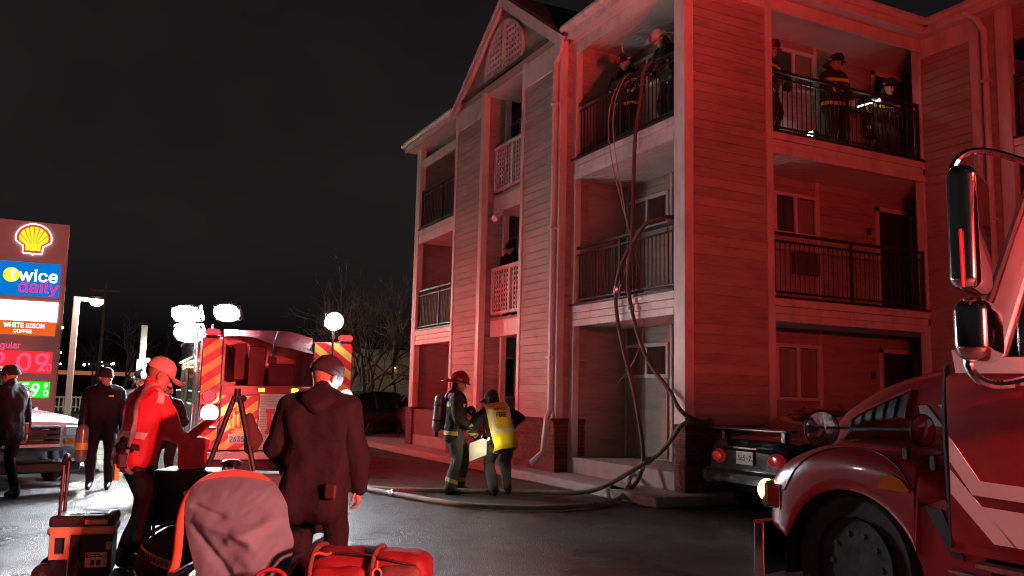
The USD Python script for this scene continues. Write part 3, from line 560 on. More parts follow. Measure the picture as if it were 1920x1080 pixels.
# wheel, arch lining, bumper
w = MB().lathe([(0, -.14), (.40, -.15), (.49, -.12), (.51, -.06), (.51, .06), (.49, .12), (.40, .15), (0, .14)], (0, 0, 0), 40, 'x').xf(None, (4.52, AX, .51)); wp = part(TRK, 'wheel', w, 'rubber')
part(wp, 'rim', MB().lathe([(0, -.06), (.12, -.10), (.16, -.02), (.27, .02), (.29, -.15), (.30, .1), (0, .1)], (0, 0, 0), 32, 'x').xf(None, (4.50, AX, .51)), 'black_trim')
w = MB().lathe([(0, -.14), (.40, -.15), (.49, -.12), (.51, -.06), (.51, .06), (.49, .12), (.40, .15), (0, .14)], (0, 0, 0), 32, 'x').xf(None, (6.40, AX, .51)); part(TRK, 'wheel', w, 'rubber')
g = MB(); th = np.linspace(-.1, math.pi+.1, 26)
vv = np.array([(x, AX+(AR-.01)*math.cos(t), AZ+(AR-.01)*math.sin(t)) for t in th for x in (4.31, 5.0)]); g.raw(vv, [(2*i, 2*i+1, 2*i+3, 2*i+2) for i in range(25)])
g.box((4.95, 3.25, .3), (5.0, 4.6, 1.0)); part(TRK, 'wheel_well', g, 'black_trim')
g = MB(); xs = np.linspace(0, 1, 15)
for k, (zz0, zz1) in enumerate([(.30, .66)]):
    pr = [(4.50, 4.32), (4.72, 4.30), (4.80, 4.36), (4.86, 4.6), (4.88, 5.0), (4.88, 5.92), (4.86, 6.32), (4.80, 6.56), (4.72, 6.62), (4.50, 6.60)]
    P = Polygon([(x, y) for y, x in pr]+[(x, y-.07) for y, x in pr[::-1]]).buffer(.0)
    g.poly(P.buffer(.012), (0, 0, zz0), (1, 0, 0), (0, 1, 0), 0, zz1-zz0)
part(TRK, 'bumper', g, 'chrome', smooth=30)
part(TRK, 'frame_rail', MB().box((4.9, -3., .45), (6.0, 4.7, .75)), 'black_trim')
# headlight and turn signals
hl = part(TRK, 'headlight', MB().box((4.335, 4.52, .76), (4.62, 4.72, .95), .03), 'black_trim')
part(hl, 'headlight_lens', MB().box((4.318, 4.50, .79), (4.34, 4.63, .93), .008), 'lens_red'); part(hl, 'turn_lamp', MB().ball((4.385, 4.70, .885), .075, 2, (1, .6, 1)), 'lamp_marker'); part(hl, 'headlight_trim', MB().tube([(4.315, 4.50, .785), (4.315, 4.64, .785), (4.315, 4.64, .935), (4.315, 4.50, .935), (4.315, 4.50, .785)], .008, 6), 'chrome')
am = Polygon([(-.11, -.035), (.10, -.035), (.11, -.02), (.06, .03), (.0, .055), (-.05, .05), (-.1, .0)])
part(hood, 'fender_marker_lamp', MB().poly(am, (4.302, 3.56, 1.035), (0, -1, 0), (0, 0, 1), -.02, .02), 'lens_amber')
# fender mirrors on stalks
def fmirror(c, r, m, face):
    ph = MB().lathe([(0, -.05), (r*.5, -.045), (r*.85, -.02), (r, .0), (r*.97, .012), (0, .018)], (0, 0, 0), 28, 'y').xf(rotz(face), c); p_ = part(TRK, 'fender_mirror', ph, m, smooth=40)
    part(p_, 'mirror_rim', MB().tube([np.array(c)+rotz(face)@np.array([r*math.cos(t), .006, r*math.sin(t)]) for t in np.linspace(0, 2*math.pi, 30)], .007, 6), 'black_trim'); return p_
m1 = fmirror((4.68, 4.47, 1.315), .125, 'chrome', 160); part(m1, 'mirror_stalk', MB().tube([(4.68, 4.45, 1.3), (4.66, 4.36, 1.22), (4.62, 4.30, 1.19)], .009, 6), 'chrome')
m2 = fmirror((4.60, 3.60, 1.345), .095, 'chrome', 175); part(m2, 'mirror_arm', MB().tube([(4.68, 4.42, 1.325), (4.64, 4.0, 1.335), (4.61, 3.66, 1.345)], .011, 6), 'black_trim')
# rear lower fender with step well
P = Polygon([(3.52, .84), (3.36, .98), (3.19, 1.0), (3.10, .86), (2.95, .70), (2.95, .30), (3.40, .30), (3.46, .55)])
sk = Polygon([(y, z) for y, z in [(3.58, .86), (3.24, .985), (3.02, .72), (2.90, .40), (2.90, .20), (3.36, .20)]]).difference(Point(AX, AZ).buffer(AR, 40))
lf = part(TRK, 'lower_fender', MB().poly(sk, (4.34, 0, 0), (0, 1, 0), (0, 0, 1), -.03, .02), 'red_paint')
part(lf, 'step_well', MB().poly(Polygon([(3.36, .93), (3.26, .93), (3.13, .68), (3.20, .68)]), (4.31, 0, 0), (0, 1, 0), (0, 0, 1), -.012, .0), 'black_trim'); part(lf, 'step_tread', MB().box((4.27, 3.02, .60), (4.33, 3.21, .625), .006), 'steel')
# cab: door, pillars, windows, roof
CX0, CX1 = 4.27, 6.65
cab = MB(); SH = Polygon([(3.19, .72), (3.19, 1.70), (3.10, 1.76), (1.7, 1.74), (1.7, .72)])
cab.poly(SH, (CX0, 0, 0), (0, 1, 0), (0, 0, 1), 0, CX1-CX0)
cp = part(TRK, 'cab', cab, 'red_paint')
dr = MB().poly(Polygon([(3.165, .78), (3.165, 1.66), (3.06, 1.69), (1.95, 1.67), (1.95, .78)]).buffer(-.03).buffer(.03), (CX0-.018, 0, 0), (0, 1, 0), (0, 0, 1), 0, .016); dp = part(TRK, 'door', dr, 'red_paint')
part(dp, 'door_seal', MB().tube(curve([(CX0-.004, 3.18, .74), (CX0-.004, 3.185, 1.1), (CX0-.004, 3.19, 1.5), (CX0-.004, 3.17, 1.72)], 12), .013, 6), 'black_trim')
def decal(pts, o=-.022): part(dp, 'white_stripe', MB().poly(Polygon(pts), (CX0+o, 0, 0), (0, 1, 0), (0, 0, 1), -.003, .0), 'white_stripe')
decal([(3.155, 1.335), (2.985, 1.11), (1.96, 1.08), (1.96, 1.005), (3.03, 1.035), (3.155, 1.20)])
decal([(3.155, 1.155), (2.80, .80), (2.92, .80), (3.155, 1.03)])
decal([(2.98, .98), (1.96, .955), (1.96, .80), (2.81, .80)])
def hdecal(Yz):                                    # stripes carried on over the hood side, lying on its surface
    v = np.array([onhood(y, f_) for y, f_ in Yz])+[-.006, 0, 0]; part(hood, 'white_stripe', (v, np.array([(0, 1, 2), (0, 2, 3), (0, 2, 1), (0, 3, 2)])), 'white_stripe')
hdecal([(3.66, .48), (3.60, .48), (3.30, .02), (3.44, .02)]); hdecal([(3.80, .50), (3.74, .50), (3.70, .10), (3.76, .10)]); hdecal([(3.74, .50), (3.68, .20), (3.60, .02), (3.70, .04)])
part(dp, 'belt_panel', MB().poly(Polygon([(3.10, 1.675), (1.9, 1.655), (1.9, 1.735), (2.98, 1.755), (3.06, 1.80), (3.12, 1.80)]), (CX0-.022, 0, 0), (0, 1, 0), (0, 0, 1), 0, .015), 'white_stripe')
part(dp, 'door_handle', MB().box((CX0-.05, 2.60, 1.42), (CX0-.02, 2.66, 1.58), .01), 'chrome')
part(TRK, 'running_board', MB().box((4.22, 1.6, .66), (4.5, 3.02, .70), .01), 'steel'); part(TRK, 'fuel_tank', MB().box((4.35, 1.6, .3), (5.2, 2.85, .64), .06), 'black_trim')
pi = MB(); 
for x in (CX0, CX1-.07):
    v0 = np.array([(x, 2.99, 1.76), (x, 2.86, 1.76), (x, 2.50, 2.72), (x, 2.60, 2.72)]); v = np.vstack([v0, v0+[.07, 0, 0]]); pi.raw(v, [(0, 1, 2, 3), (7, 6, 5, 4), (0, 4, 5, 1), (1, 5, 6, 2), (2, 6, 7, 3), (3, 7, 4, 0)])
    part(TRK, 'pillar', pi, 'white_stripe'); pi = MB()
    part(TRK, 'pillar', MB().box((x, 1.66, 1.74), (x+.07, 1.80, 2.72)), 'red_paint')
part(TRK, 'pillar_seal', MB().tube([(CX0-.004, 3.02, 1.78), (CX0-.004, 2.62, 2.72)], .02, 6), 'black_trim')
part(TRK, 'windshield', (np.array([(CX0+.07, 2.97, 1.78), (CX1-.07, 2.97, 1.78), (CX1-.07, 2.58, 2.70), (CX0+.07, 2.58, 2.70)]), np.array([(0, 1, 2), (0, 2, 3)])), 'glass_dark')
part(TRK, 'side_window', (np.array([(CX0+.03, 2.86, 1.74), (CX0+.03, 1.8, 1.74), (CX0+.03, 1.8, 2.72), (CX0+.03, 2.50, 2.72)]), np.array([(0, 1, 2), (0, 2, 3)])), 'glass_dark')
part(TRK, 'seat', (lambda m: m.box((4.5, 2.0, 1.3), (5.2, 2.5, 1.75), .05).box((4.5, 1.8, 1.4), (5.2, 2.0, 2.5), .06))(MB()), 'black_trim')
part(TRK, 'dashboard', MB().box((CX0+.1, 2.75, 1.5), (CX1-.1, 3.05, 1.82), .03), 'black_trim')
part(TRK, 'steering_wheel', MB().tube([np.array([4.85, 2.62, 1.88])+.2*np.array([math.cos(t), -.5*math.sin(t), .86*math.sin(t)]) for t in np.linspace(0, 2*math.pi, 24)], .018, 6), 'black_trim')
part(TRK, 'roof', MB().box((CX0, .2, 2.72), (CX1, 2.62, 2.86), .05), 'red_paint'); part(TRK, 'rear_cab', MB().box((CX0+.01, .2, .7), (CX1-.01, 1.68, 2.72), .02), 'red_paint'); part(TRK, 'rear_body', MB().box((4.25, -5.2, .6), (6.67, .1, 2.7), .03), 'red_paint')
part(TRK, 'clearance_lamp', MB().ball((4.33, 2.58, 2.80), .035, 2), 'lamp_marker')
lb = part(TRK, 'light_bar', MB().box((4.45, 1.28, 2.90), (6.5, 1.62, 2.98), .02).box((4.7, 1.4, 2.85), (4.8, 1.5, 2.9)).box((6.1, 1.4, 2.85), (6.2, 1.5, 2.9)), 'black_trim')
for i in range(6):
    x = 4.48+i*.34; part(lb, 'beacon_lens', MB().box((x, 1.32, 2.98), (x+.30, 1.58, 3.10), .03), 'lamp_red_bar')
# west-coast mirror on tube arms
MX, MY = 3.90, 2.76
def rbox(c, sx, sy, sz, r):
    R = rotz(25); P = [np.array(c)+R@np.array([i*(sx-r), j*(sy-r), k*(sz-r)]) for i in (-1, 1) for j in (-1, 1) for k in (-1, 1)]
    ms = [m3.Manifold.sphere(r, 20).translate(tuple(p)) for p in P]; return m3.Manifold.batch_hull(ms)
mm = part(TRK, 'side_mirror', rbox((MX+.03, MY, 2.365), .205, .07, .31, .06), 'chrome', smooth=40)
lo = part(TRK, 'side_mirror', rbox((MX+.07, MY, 1.87), .215, .085, .155, .07), 'chrome', smooth=40)
for nm, z0, z1 in ((mm, 2.10, 2.63), (lo, 1.75, 1.99)): part(nm, 'mirror_glass', (lambda R: (np.array([np.array([MX, MY, 0])+R@np.array([x*1.7+(.03 if nm == mm else .07), -.078 if nm == mm else -.093, 0])+[0, 0, z] for x, z in ((-.095, z0), (.095, z0), (.095, z1), (-.095, z1))]), np.array([(0, 1, 2), (0, 2, 3)])))(rotz(25)), 'chrome')
for t in np.linspace(0, 2*math.pi, 11)[:10]: part(wp, 'lug_nut', MB().cyl((4.60-.19, AX+.19*math.cos(t), .51+.19*math.sin(t)), (4.60-.23, AX+.19*math.cos(t), .51+.19*math.sin(t)), .018, n=6), 'black_trim')
part(TRK, 'mirror_marker', MB().tube([(MX-.175, MY-.10, 2.06), (MX-.18, MY-.10, 2.34)], .008, 6), 'tail_red0')
part(TRK, 'mirror_arm', MB().tube(curve([(MX-.02, MY+.03, 2.60), (MX-.03, MY+.03, 2.70), (MX+.0, MY+.0, 2.755), (MX+.1, MY-.1, 2.76), (4.3, 2.3, 2.72)], 24), .02, 8), 'chrome')
part(TRK, 'mirror_arm', MB().tube(curve([(MX+.02, MY+.02, 1.75), (MX+.02, MY+.02, 1.68), (MX+.05, MY-.02, 1.62), (MX+.15, MY-.1, 1.61), (4.28, 2.45, 1.62)], 24), .024, 8), 'chrome')

# unseen red and white lamps added on the truck's left side to fill the foreground
for y in (-1.1, -2.6):
    sb_ = part(TRK, 'side_beacon', MB().cyl((4.25, y, 2.45), (4.12, y, 2.45), .10, .12, 16), 'chrome'); part(sb_, 'beacon_lens', MB().ball((4.10, y, 2.45), .12, 3, (.8, 1, 1)), 'lamp_red_unseen')
ss_ = part(TRK, 'side_scene_light', MB().box((4.15, -1.98, 2.3), (4.25, -1.72, 2.5), .01), 'chrome'); part(ss_, 'scene_lens', MB().ball((4.13, -1.85, 2.4), .09, 2, (.6, 1, 1)), 'lamp_head')  # white fill lamp added outside the view

# ---------------------------------------------------------------- cars
mat('car_black', (.012, .012, .015), .2, var=.1, coat=1.); mat('car_silver', (.42, .42, .43), .22, metal=.7, var=.05, coat=1.); mat('pickup_silver', (.48, .48, .49), .3, metal=.15, var=.05, coat=1.); mat('car_white', (.62, .60, .60), .25, var=.05, coat=1.); mat('car_dark', (.02, .022, .03), .2, var=.1, coat=1.)
mat('tail_lit', (.3, .008, .01), .12, var=.5, scale=14., coat=1., emit=(1, .02, .03), es=.14); mat('car_glass', (.01, .012, .014), .05, var=0, coat=1.)
mat('tail_red', (.3, .008, .01), .12, var=0, coat=1., emit=(1, .03, .04), es=.25)
def car(label, paint, loc, rz, L=4.6, Wd=1.8, H=1.42, prof=None, roof=None, group=None, name='parked_car', rear='plain', front='plain'):
    """A car along local +Y (front at +Y). prof: (y, half width, sill z, belt z); roof: (y, half width, z) of the glasshouse."""
    c = thing(name, label, 'car' if name == 'parked_car' else 'pickup truck', group, loc, rz)
    prof = prof or [(-.5, .80, .42, .80), (-.485, .90, .30, .92), (-.40, .98, .25, 1.0), (-.2, 1., .22, .98), (.12, 1., .22, .95), (.3, .98, .24, .90), (.44, .93, .28, .78), (.485, .84, .32, .70), (.5, .72, .40, .62)]
    roof = roof or [(-.36, .80, .99), (-.26, .70, 1.25), (-.14, .66, 1.40), (.0, .66, 1.42), (.07, .68, 1.36), (.22, .82, .94)]
    ys = [p[0]*L for p in prof]; k = Wd/2; I = [PchipInterpolator(ys, [p[i] for p in prof]) for i in (1, 2, 3)]
    rows = []
    for y in np.linspace(ys[0], ys[-1], 44):
        w, z0, z1 = [float(i(y)) for i in I]; w *= k
        for s_ in (1,): pr = [(.0, z0), (w*.86, z0), (w*.97, z0+.10), (w, z0+(z1-z0)*.45), (w*.985, z0+(z1-z0)*.75), (w*.94, z1-.03), (w*.86, z1), (w*.5, z1+.025), (0, z1+.03)]
        full = pr+[(-x, z) for x, z in pr[-2:0:-1]]; rows.append([(x, y, z) for x, z in full])
    G = np.array(rows); a, b_ = G.shape[:2]; ii, jj = np.meshgrid(np.arange(a-1), np.arange(b_), indexing='ij'); q = np.stack([ii*b_+jj, ii*b_+(jj+1) % b_, (ii+1)*b_+(jj+1) % b_, (ii+1)*b_+jj], -1).reshape(-1, 4)
    m = MB().raw(G.reshape(-1, 3), q[:, ::-1]); 
    for e in (0, -1):
        n = b_; m.raw(np.vstack([G[e], [G[e].mean(0)]]), [(i, (i+1) % n, n) if e == 0 else ((i+1) % n, i, n) for i in range(n)])
    body = part(c, 'body', m, paint, smooth=35)
    ry = [p[0]*L for p in roof]; R = [PchipInterpolator(ry, [p[i] for p in roof]) for i in (1, 2)]; rows = []; pan = []
    for y in np.linspace(ry[0], ry[-1], 26):
        w, z = [float(i(y)) for i in R]; w *= k; zb = float(I[2](y))-.02; wb = k*.90
        pr = [(wb, zb), (wb*.98+w*.02, zb+.02), ((w+wb)/2+.02, (z+zb)/2), (w+.015, z-.03), (w*.9, z), (0, z+.015)]; rows.append([(x, y, zz) for x, zz in pr+[(-x, zz) for x, zz in pr[-2::-1]]]); pan.append((y, w, z))
    G = np.array(rows); a, b_ = G.shape[:2]; ii, jj = np.meshgrid(np.arange(a-1), np.arange(b_-1), indexing='ij'); q = np.stack([ii*b_+jj, ii*b_+jj+1, (ii+1)*b_+jj+1, (ii+1)*b_+jj], -1).reshape(-1, 4)
    gl = part(c, 'window_glass', (G.reshape(-1, 3), q[:, ::-1]), 'car_glass', smooth=45)
    mid = [p for p in pan if p[2] > max(r[2] for r in roof)-.13]; rf = MB(); vv = np.array([(s*w*1.02, y, z+.012+(.018 if s == 0 else 0)) for y, w, z in mid for s in (-1, -.6, 0, .6, 1)]); n = len(mid); rf.raw(vv, [(i*5+j, i*5+j+1, (i+1)*5+j+1, (i+1)*5+j) for i in range(n-1) for j in range(4)]); part(c, 'roof', rf, paint, smooth=45)
    for s in (-1, 1):
        for tt in (0, 9, 16, 25): 
            g_ = G[min(tt, a-1)]; pts = g_[:5] if s > 0 else g_[::-1][:5]; part(c, 'pillar', MB().tube(pts*[1.01, 1, 1]+[0, 0, .004], .03, 6), paint)
        for yy_ in (-.30*L, .31*L):
            w = MB().lathe([(0, -.1), (.26, -.11), (.31, -.08), (.32, 0), (.31, .08), (.26, .11), (0, .1)], (0, 0, 0), 24, 'x').xf(None, (s*(k-.10), yy_, .32)); wp = part(c, 'wheel', w, 'rubber')
            r_ = MB(); r_.lathe([(.19, .07), (.215, .115), (.225, .115), (.225, .05)], (0, 0, 0), 24, 'x')
            for t in range(5): th = t*2*math.pi/5; r_.cyl((.09, 0, 0), (.10, .21*math.cos(th), .21*math.sin(th)), .03, .022, 6)
            r_.xf(None if s > 0 else np.diag([-1., -1, 1]), (s*(k-.10)+ (.0), yy_, .32)); part(wp, 'rim', r_, 'steel')
            part(c, 'wheel_arch', MB().lathe([(.33, -.02), (.375, .0), (.36, .03)], (0, 0, 0), 24, 'x').xf(None, (s*(k-.005), yy_, .33)), 'black_trim')
    return c, body
# black saloon with a boot spoiler, rear towards the viewer, beside the corner pier
BC, bb = car('black saloon car with boot spoiler and pale number plate parked beside the corner pier', 'car_black', (10.28, 8.93, .0), -90, prof=None)
sp = part(BC, 'spoiler', MB().box((-.72, -2.30, 1.10), (.72, -2.08, 1.135), .012).box((-.6, -2.2, .98), (-.54, -2.1, 1.11)).box((.54, -2.2, .98), (.6, -2.1, 1.11)), 'car_black')
pp = part(BC, 'number_plate', MB().box((-.16, -2.335, .66), (.16, -2.315, .83), .004), 'plate_white')
t = meshkit.text_mesh('345-2J', .07, .003); v = np.array(t.vertices); part(pp, 'plate_characters', (np.stack([v[:, 0]*.85-.13, -2.337-v[:, 2], v[:, 1]+.71], 1), np.array(t.faces)[:, ::-1]), 'ink')
for s in (-1, 1):
    tl = part(BC, 'tail_light', MB().ball((s*.55, -2.285, .74), .16, 2, (1, .3, .62)), 'tail_lit'); part(tl, 'chrome_ring', MB().tube([(s*.55+.11*math.cos(t), -2.33, .74+.075*math.sin(t)) for t in np.linspace(0, 2*math.pi, 20)], .006, 5), 'chrome')
part(BC, 'bumper', MB().box((-.84, -2.37, .36), (.84, -2.2, .58), .05), 'car_black'); part(BC, 'boot_trim', MB().box((-.22, -2.325, .86), (.22, -2.305, .885), .004), 'chrome')
# dark estate and white car beyond the engine
SUVR = [(-.47, .80, 1.05), (-.40, .74, 1.42), (-.2, .74, 1.62), (.0, .74, 1.63), (.10, .72, 1.52), (.25, .84, 1.04)]
DC, _ = car('dark car with spoked alloy wheels parked beyond the fire engine under the bare tree', 'car_dark', (9.1, 28.2, 0), -62, 4.7, 1.85, roof=[(-.44, .80, 1.0), (-.36, .72, 1.38), (-.14, .70, 1.50), (.02, .70, 1.49), (.10, .70, 1.38), (.26, .82, .94)])
WC, _ = car('white car with red tail lights half hidden behind the far corner of the block', 'car_white', (10.6, 28.3, 0), -10)
for s in (-1, 1):
    part(WC, 'tail_light', MB().ball((s*.66, -2.2, .84), .17, 2, (1, .3, .5)), 'tail_red')
    part(DC, 'tail_light', MB().ball((s*.66, -2.25, .84), .15, 2, (1, .3, .5)), 'tail_red')
part(WC, 'bumper', MB().box((-.82, -2.38, .36), (.82, -2.2, .60), .05), 'car_white')
# silver pickup nose and dark car at the left
PR = [(-.5, .95, .45, 1.05), (-.3, 1., .4, 1.1), (.1, 1., .4, 1.1), (.3, 1., .42, 1.05), (.45, .97, .45, 1.0), (.49, .94, .5, .96), (.5, .90, .55, .92)]
RO = [(-.30, .86, 1.08), (-.26, .76, 1.7), (-.1, .74, 1.78), (.0, .74, 1.74), (.16, .84, 1.08)]
PU, _ = car('silver pickup with chrome grille and bumper facing the viewer behind the leftmost man', 'pickup_silver', (-1.74, 16.82, 0), -155, 5.2, 1.9, prof=PR, roof=RO, name='pickup_truck')
gp_ = part(PU, 'grille', MB().box((-.5, 2.57, .62), (.5, 2.63, .90), .02), 'black_trim')
for z in (.68, .76, .84): part(gp_, 'grille_bar', MB().box((-.48, 2.62, z-.018), (.48, 2.645, z+.018), .006), 'chrome')
for s in (-1, 1):
    h_ = part(PU, 'headlight', MB().box((s*.54, 2.50, .72), (s*.88, 2.625, .90), .03), 'lens_clear'); part(h_, 'turn_lamp', MB().box((s*.54, 2.50, .60), (s*.88, 2.625, .70), .03), 'lens_amber')
part(PU, 'bumper', MB().box((-.92, 2.5, .36), (.92, 2.72, .58), .05), 'chrome'); part(PU, 'air_dam', MB().box((-.84, 2.45, .2), (.84, 2.62, .36), .03), 'black_trim')
DL, _ = car('black car with a long glossy bonnet parked side-on under the petrol station sign', 'car_black', (-2.0, 19.4, 0), -116, 4.8, 1.9, roof=[(-.44, .80, 1.0), (-.36, .74, 1.38), (-.14, .72, 1.55), (.0, .72, 1.53), (.06, .72, 1.45), (.24, .84, .96)])
part(DL, 'headlight', MB().ball((.62, 2.2, .66), .14, 2, (1, .5, .6)), 'lens_clear'); part(DL, 'headlight', MB().ball((-.62, 2.2, .66), .14, 2, (1, .5, .6)), 'lens_clear')
SC, _ = car('silver car whose front corner just enters at the left edge near the cooler', 'car_silver', (-2.15, 6.45, 0), -22, 4.5, 1.8, prof=[(-.5, .80, .42, .80), (-.4, .98, .25, 1.0), (0, 1., .22, .98), (.3, .98, .24, .92), (.44, .96, .26, .84), (.485, .90, .3, .76), (.5, .8, .38, .68)])
for s in (-1, 1): h_ = part(SC, 'headlight', MB().ball((s*.66, 2.13, .68), .15, 2, (1, .5, .55)), 'lens_clear'); part(SC, 'fog_lamp', MB().ball((s*.62, 2.2, .42), .07, 2, (1, .4, 1)), 'lens_clear')

# ---------------------------------------------------------------- petrol station sign and lamps
mat('sign_body', (.50, .28, .26), .5, var=.06, emit=(1, .33, .30), es=.09)  # whole cabinet given a faint reddish glow to brighten it
glow('sg_red', (1, .03, .03), 1.1); glow('sg_yellow', (1, .85, .03), 1.15); glow('sg_white', (1, .97, .92), 2.2); glow('sg_blue', (.0, .17, .62), 1.1); glow('sg_orange', (.85, .13, .02), 1.0)
glow('sg_pink', (1., .10, .24), .95); glow('sg_redpanel', (1., .035, .05), .95); glow('sg_green', (.02, .85, .04), 1.1); glow('sg_whitepink', (1, .75, .85), 1.6); glow('sg_magenta', (.75, .03, .32), 1.1); glow('sg_lime', (.9, 1, .8), 1.8)
SGN = thing('petrol_station_sign', 'tall lit petrol station price sign at the far left with red and green prices', 'sign', loc=(-1.76, 33.4, 0))
part(SGN, 'sign_cabinet', MB().box((-1.06, 0, .45), (1.06, .5, 7.05), .02), 'sign_body'); part(SGN, 'sign_base', MB().box((-.9, .06, 0), (.9, .44, .45)), 'concrete')
part(SGN, 'edge_strip', MB().box((1.06, .0, .5), (1.09, .04, 6.0)), 'trim')
def flat(parent, name, P, m, d0, d1): return part(parent, name, MB().poly(P, (0, 0, 0), (1, 0, 0), (0, 0, 1), d0, d1), m)
def shell(k=1.0, cx=.0, cz=6.42):
    pts = [(-.26, -.46), (-.28, -.22), (-.50, -.07)]+[(.52*math.cos(t)*1.0, .02+.49*math.sin(t)) for t in np.linspace(math.pi*.985, math.pi*.015, 24)]+[(.50, -.07), (.28, -.22), (.26, -.46), (.05, -.46), (0, -.50), (-.05, -.46)]
    return affinity.translate(affinity.scale(Polygon(pts).buffer(0), k, k, origin=(0, 0)), cx, cz)
lg = flat(SGN, 'shell_logo', shell(1.0).buffer(.045), 'sg_white', .0, .05); flat(lg, 'logo_outline', shell(1.0), 'sg_red', .05, .056)
rays = union_all([Polygon([(0.0+.09*math.cos(t-.03), 6.18+.02), (.0+.09*math.cos(t+.03), 6.18+.02), (.62*math.cos(t)+.012, 6.12+.9*math.sin(t)), (.62*math.cos(t)-.012, 6.12+.9*math.sin(t))]).buffer(.006) for t in np.radians([38, 56, 72, 90, 108, 124, 142])])
flat(lg, 'logo_fan', shell(.86, 0, 6.425).difference(rays.difference(Point(0, 6.12).buffer(.16))), 'sg_yellow', .056, .062)
def words(parent, name, text, h, x, z, m, d=.06, sx=1.0, bold=True):
    t = meshkit.text_mesh(text, h, .006, bold); v = np.array(t.vertices); part(parent, name, (np.stack([v[:, 0]*sx+x, -d-v[:, 2], v[:, 1]+z], 1), np.array(t.faces)[:, ::-1]), m); return v[:, 0].max()*sx+x
p_ = flat(SGN, 'blue_panel', sbox(-.92, 4.48, .90, 5.62), 'sg_blue', .0, .04)
flat(p_, 'yellow_disc', Point(-.56, 5.16).buffer(.25, 24), 'sg_yellow', .04, .046); words(p_, 'letter_t', 't', .42, -.62, 4.98, 'sg_whitepink', .05)
words(p_, 'wice_lettering', 'wice', .40, -.36, 4.98, 'sg_white', .05, .98); words(p_, 'daily_lettering', 'daily', .40, -.36, 4.60, 'sg_magenta', .05, 1.0)
flat(SGN, 'white_panel', sbox(-.92, 3.62, .92, 4.30), 'sg_white', .0, .04)
p_ = flat(SGN, 'orange_panel', sbox(-.92, 3.14, .90, 3.60), 'sg_orange', .0, .035); words(p_, 'shop_lettering', 'WHITE BISON', .15, -.66, 3.39, 'sg_white', .04, .86); words(p_, 'shop_lettering', 'COFFEE', .11, -.36, 3.21, 'sg_white', .04, .95)
words(SGN, 'fuel_lettering', 'Regular', .20, -1.0, 2.68, 'sg_pink', .01, .9)
p_ = flat(SGN, 'red_price_panel', sbox(-1.0, 1.86, .88, 2.60), 'sg_redpanel', .0, .035); words(p_, 'price_digits', '2.09', .58, -.98, 1.94, 'sg_pink', .04, 1.02); words(p_, 'price_fraction', '9', .25, .60, 2.28, 'sg_pink', .04); words(p_, 'price_fraction', '10', .25, .52, 1.94, 'sg_pink', .04, .85); flat(p_, 'fraction_bar', sbox(.52, 2.22, .80, 2.245), 'sg_pink', .036, .045)
p_ = flat(SGN, 'green_price_panel', sbox(-.5, 1.04, .88, 1.58), 'sg_green', .0, .035); words(p_, 'price_digits', '2.59', .42, -.42, 1.10, 'sg_lime', .04, .80); words(p_, 'price_fraction', '9', .18, .68, 1.36, 'sg_lime', .04); words(p_, 'price_fraction', '0', .20, .68, 1.10, 'sg_lime', .04)
# tall street lamp
mat('pole_white', (.62, .60, .55), .5, var=.06)
SL = thing('street_lamp', 'tall pale street lamp post with a bright white head beside the petrol station sign', 'street lamp', loc=(-.30, 35.5, 0))
part(SL, 'post', MB().box((-.11, -.11, .2), (.11, .11, 4.6), .02), 'pole_white'); part(SL, 'base', MB().cyl((0, 0, 0), (0, 0, .22), .28), 'concrete'); part(SL, 'arm', MB().box((-.11, -.08, 4.6), (.55, .08, 4.75), .01), 'pole_white')
h_ = part(SL, 'lamp_head', MB().box((.42, -.22, 4.66), (.88, .22, 4.82), .03), 'black_trim'); part(h_, 'lamp_lens', MB().ball((.66, 0, 4.62), .24, 3, (1, 1, .8)), 'lamp_street')  # globe enlarged to carry the lamp's bloom in its shape
PY = thing('sign_pylon', 'slim white pylon sign with a small spotlight behind the red jacketed man', 'pylon', loc=(2.85, 48.8, 0))
part(PY, 'pylon_panel', MB().box((-.16, -.1, 2.9), (.16, .1, 4.7), .03), 'pole_white'); part(PY, 'pylon_post', MB().box((-.26, -.12, 0), (.22, .12, 2.9), .02), 'pole_white'); h_ = part(PY, 'spotlight', MB().cyl((.26, -.2, 2.85), (.26, -.1, 2.85), .12), 'black_trim'); part(h_, 'spot_lens', MB().ball((.26, -.24, 2.87), .10, 2), 'lamp_street')
UP = thing('utility_pole', 'dim wooden utility pole with a crossarm behind the street lamp', 'utility pole', loc=(1.1, 62, 0)); part(UP, 'pole', MB().cyl((0, 0, 0), (0, 0, 8.3), .14, .10), 'bark'); part(UP, 'crossarm', MB().box((-.9, -.06, 7.6), (.9, .06, 7.75)), 'bark')
# hillside with city lights
xs = np.linspace(-320, 320, 65); ysd = np.linspace(110, 520, 36); HX, HY = np.meshgrid(xs, ysd, indexing='ij')
HZ = 13*np.clip((HY-110)/170, 0, 1)**1.2*(.6+.8*meshkit.fbm(np.stack([HX/70, HY/70, 0*HX], -1), 4, 3))-.05
ii, jj = np.meshgrid(np.arange(64), np.arange(35), indexing='ij'); q = np.stack([ii*36+jj, (ii+1)*36+jj, (ii+1)*36+jj+1, ii*36+jj+1], -1).reshape(-1, 4)
structure("hill", (np.stack([HX, HY, HZ], -1).reshape(-1, 3), q), 'hill_ground', smooth=True)
glow('city_orange', (1.0, .42, .12), 90.); glow('city_white', (1.0, .85, .75), 70.); glow('city_red', (1., .08, .05), 14.); glow('city_green', (.02, .75, .45), 10.)
def ray(px, py, D):
    s = Gf.Matrix4d(look_matrix((0, 0, 1.5), 26.5, 7.12, 1.345)); ri, up, bk = [np.array(s.GetRow3(i)) for i in range(3)]; d = -bk*1608+ri*(px-960)-up*(py-540); return np.array([0, 0, 1.5])+d/1608*D
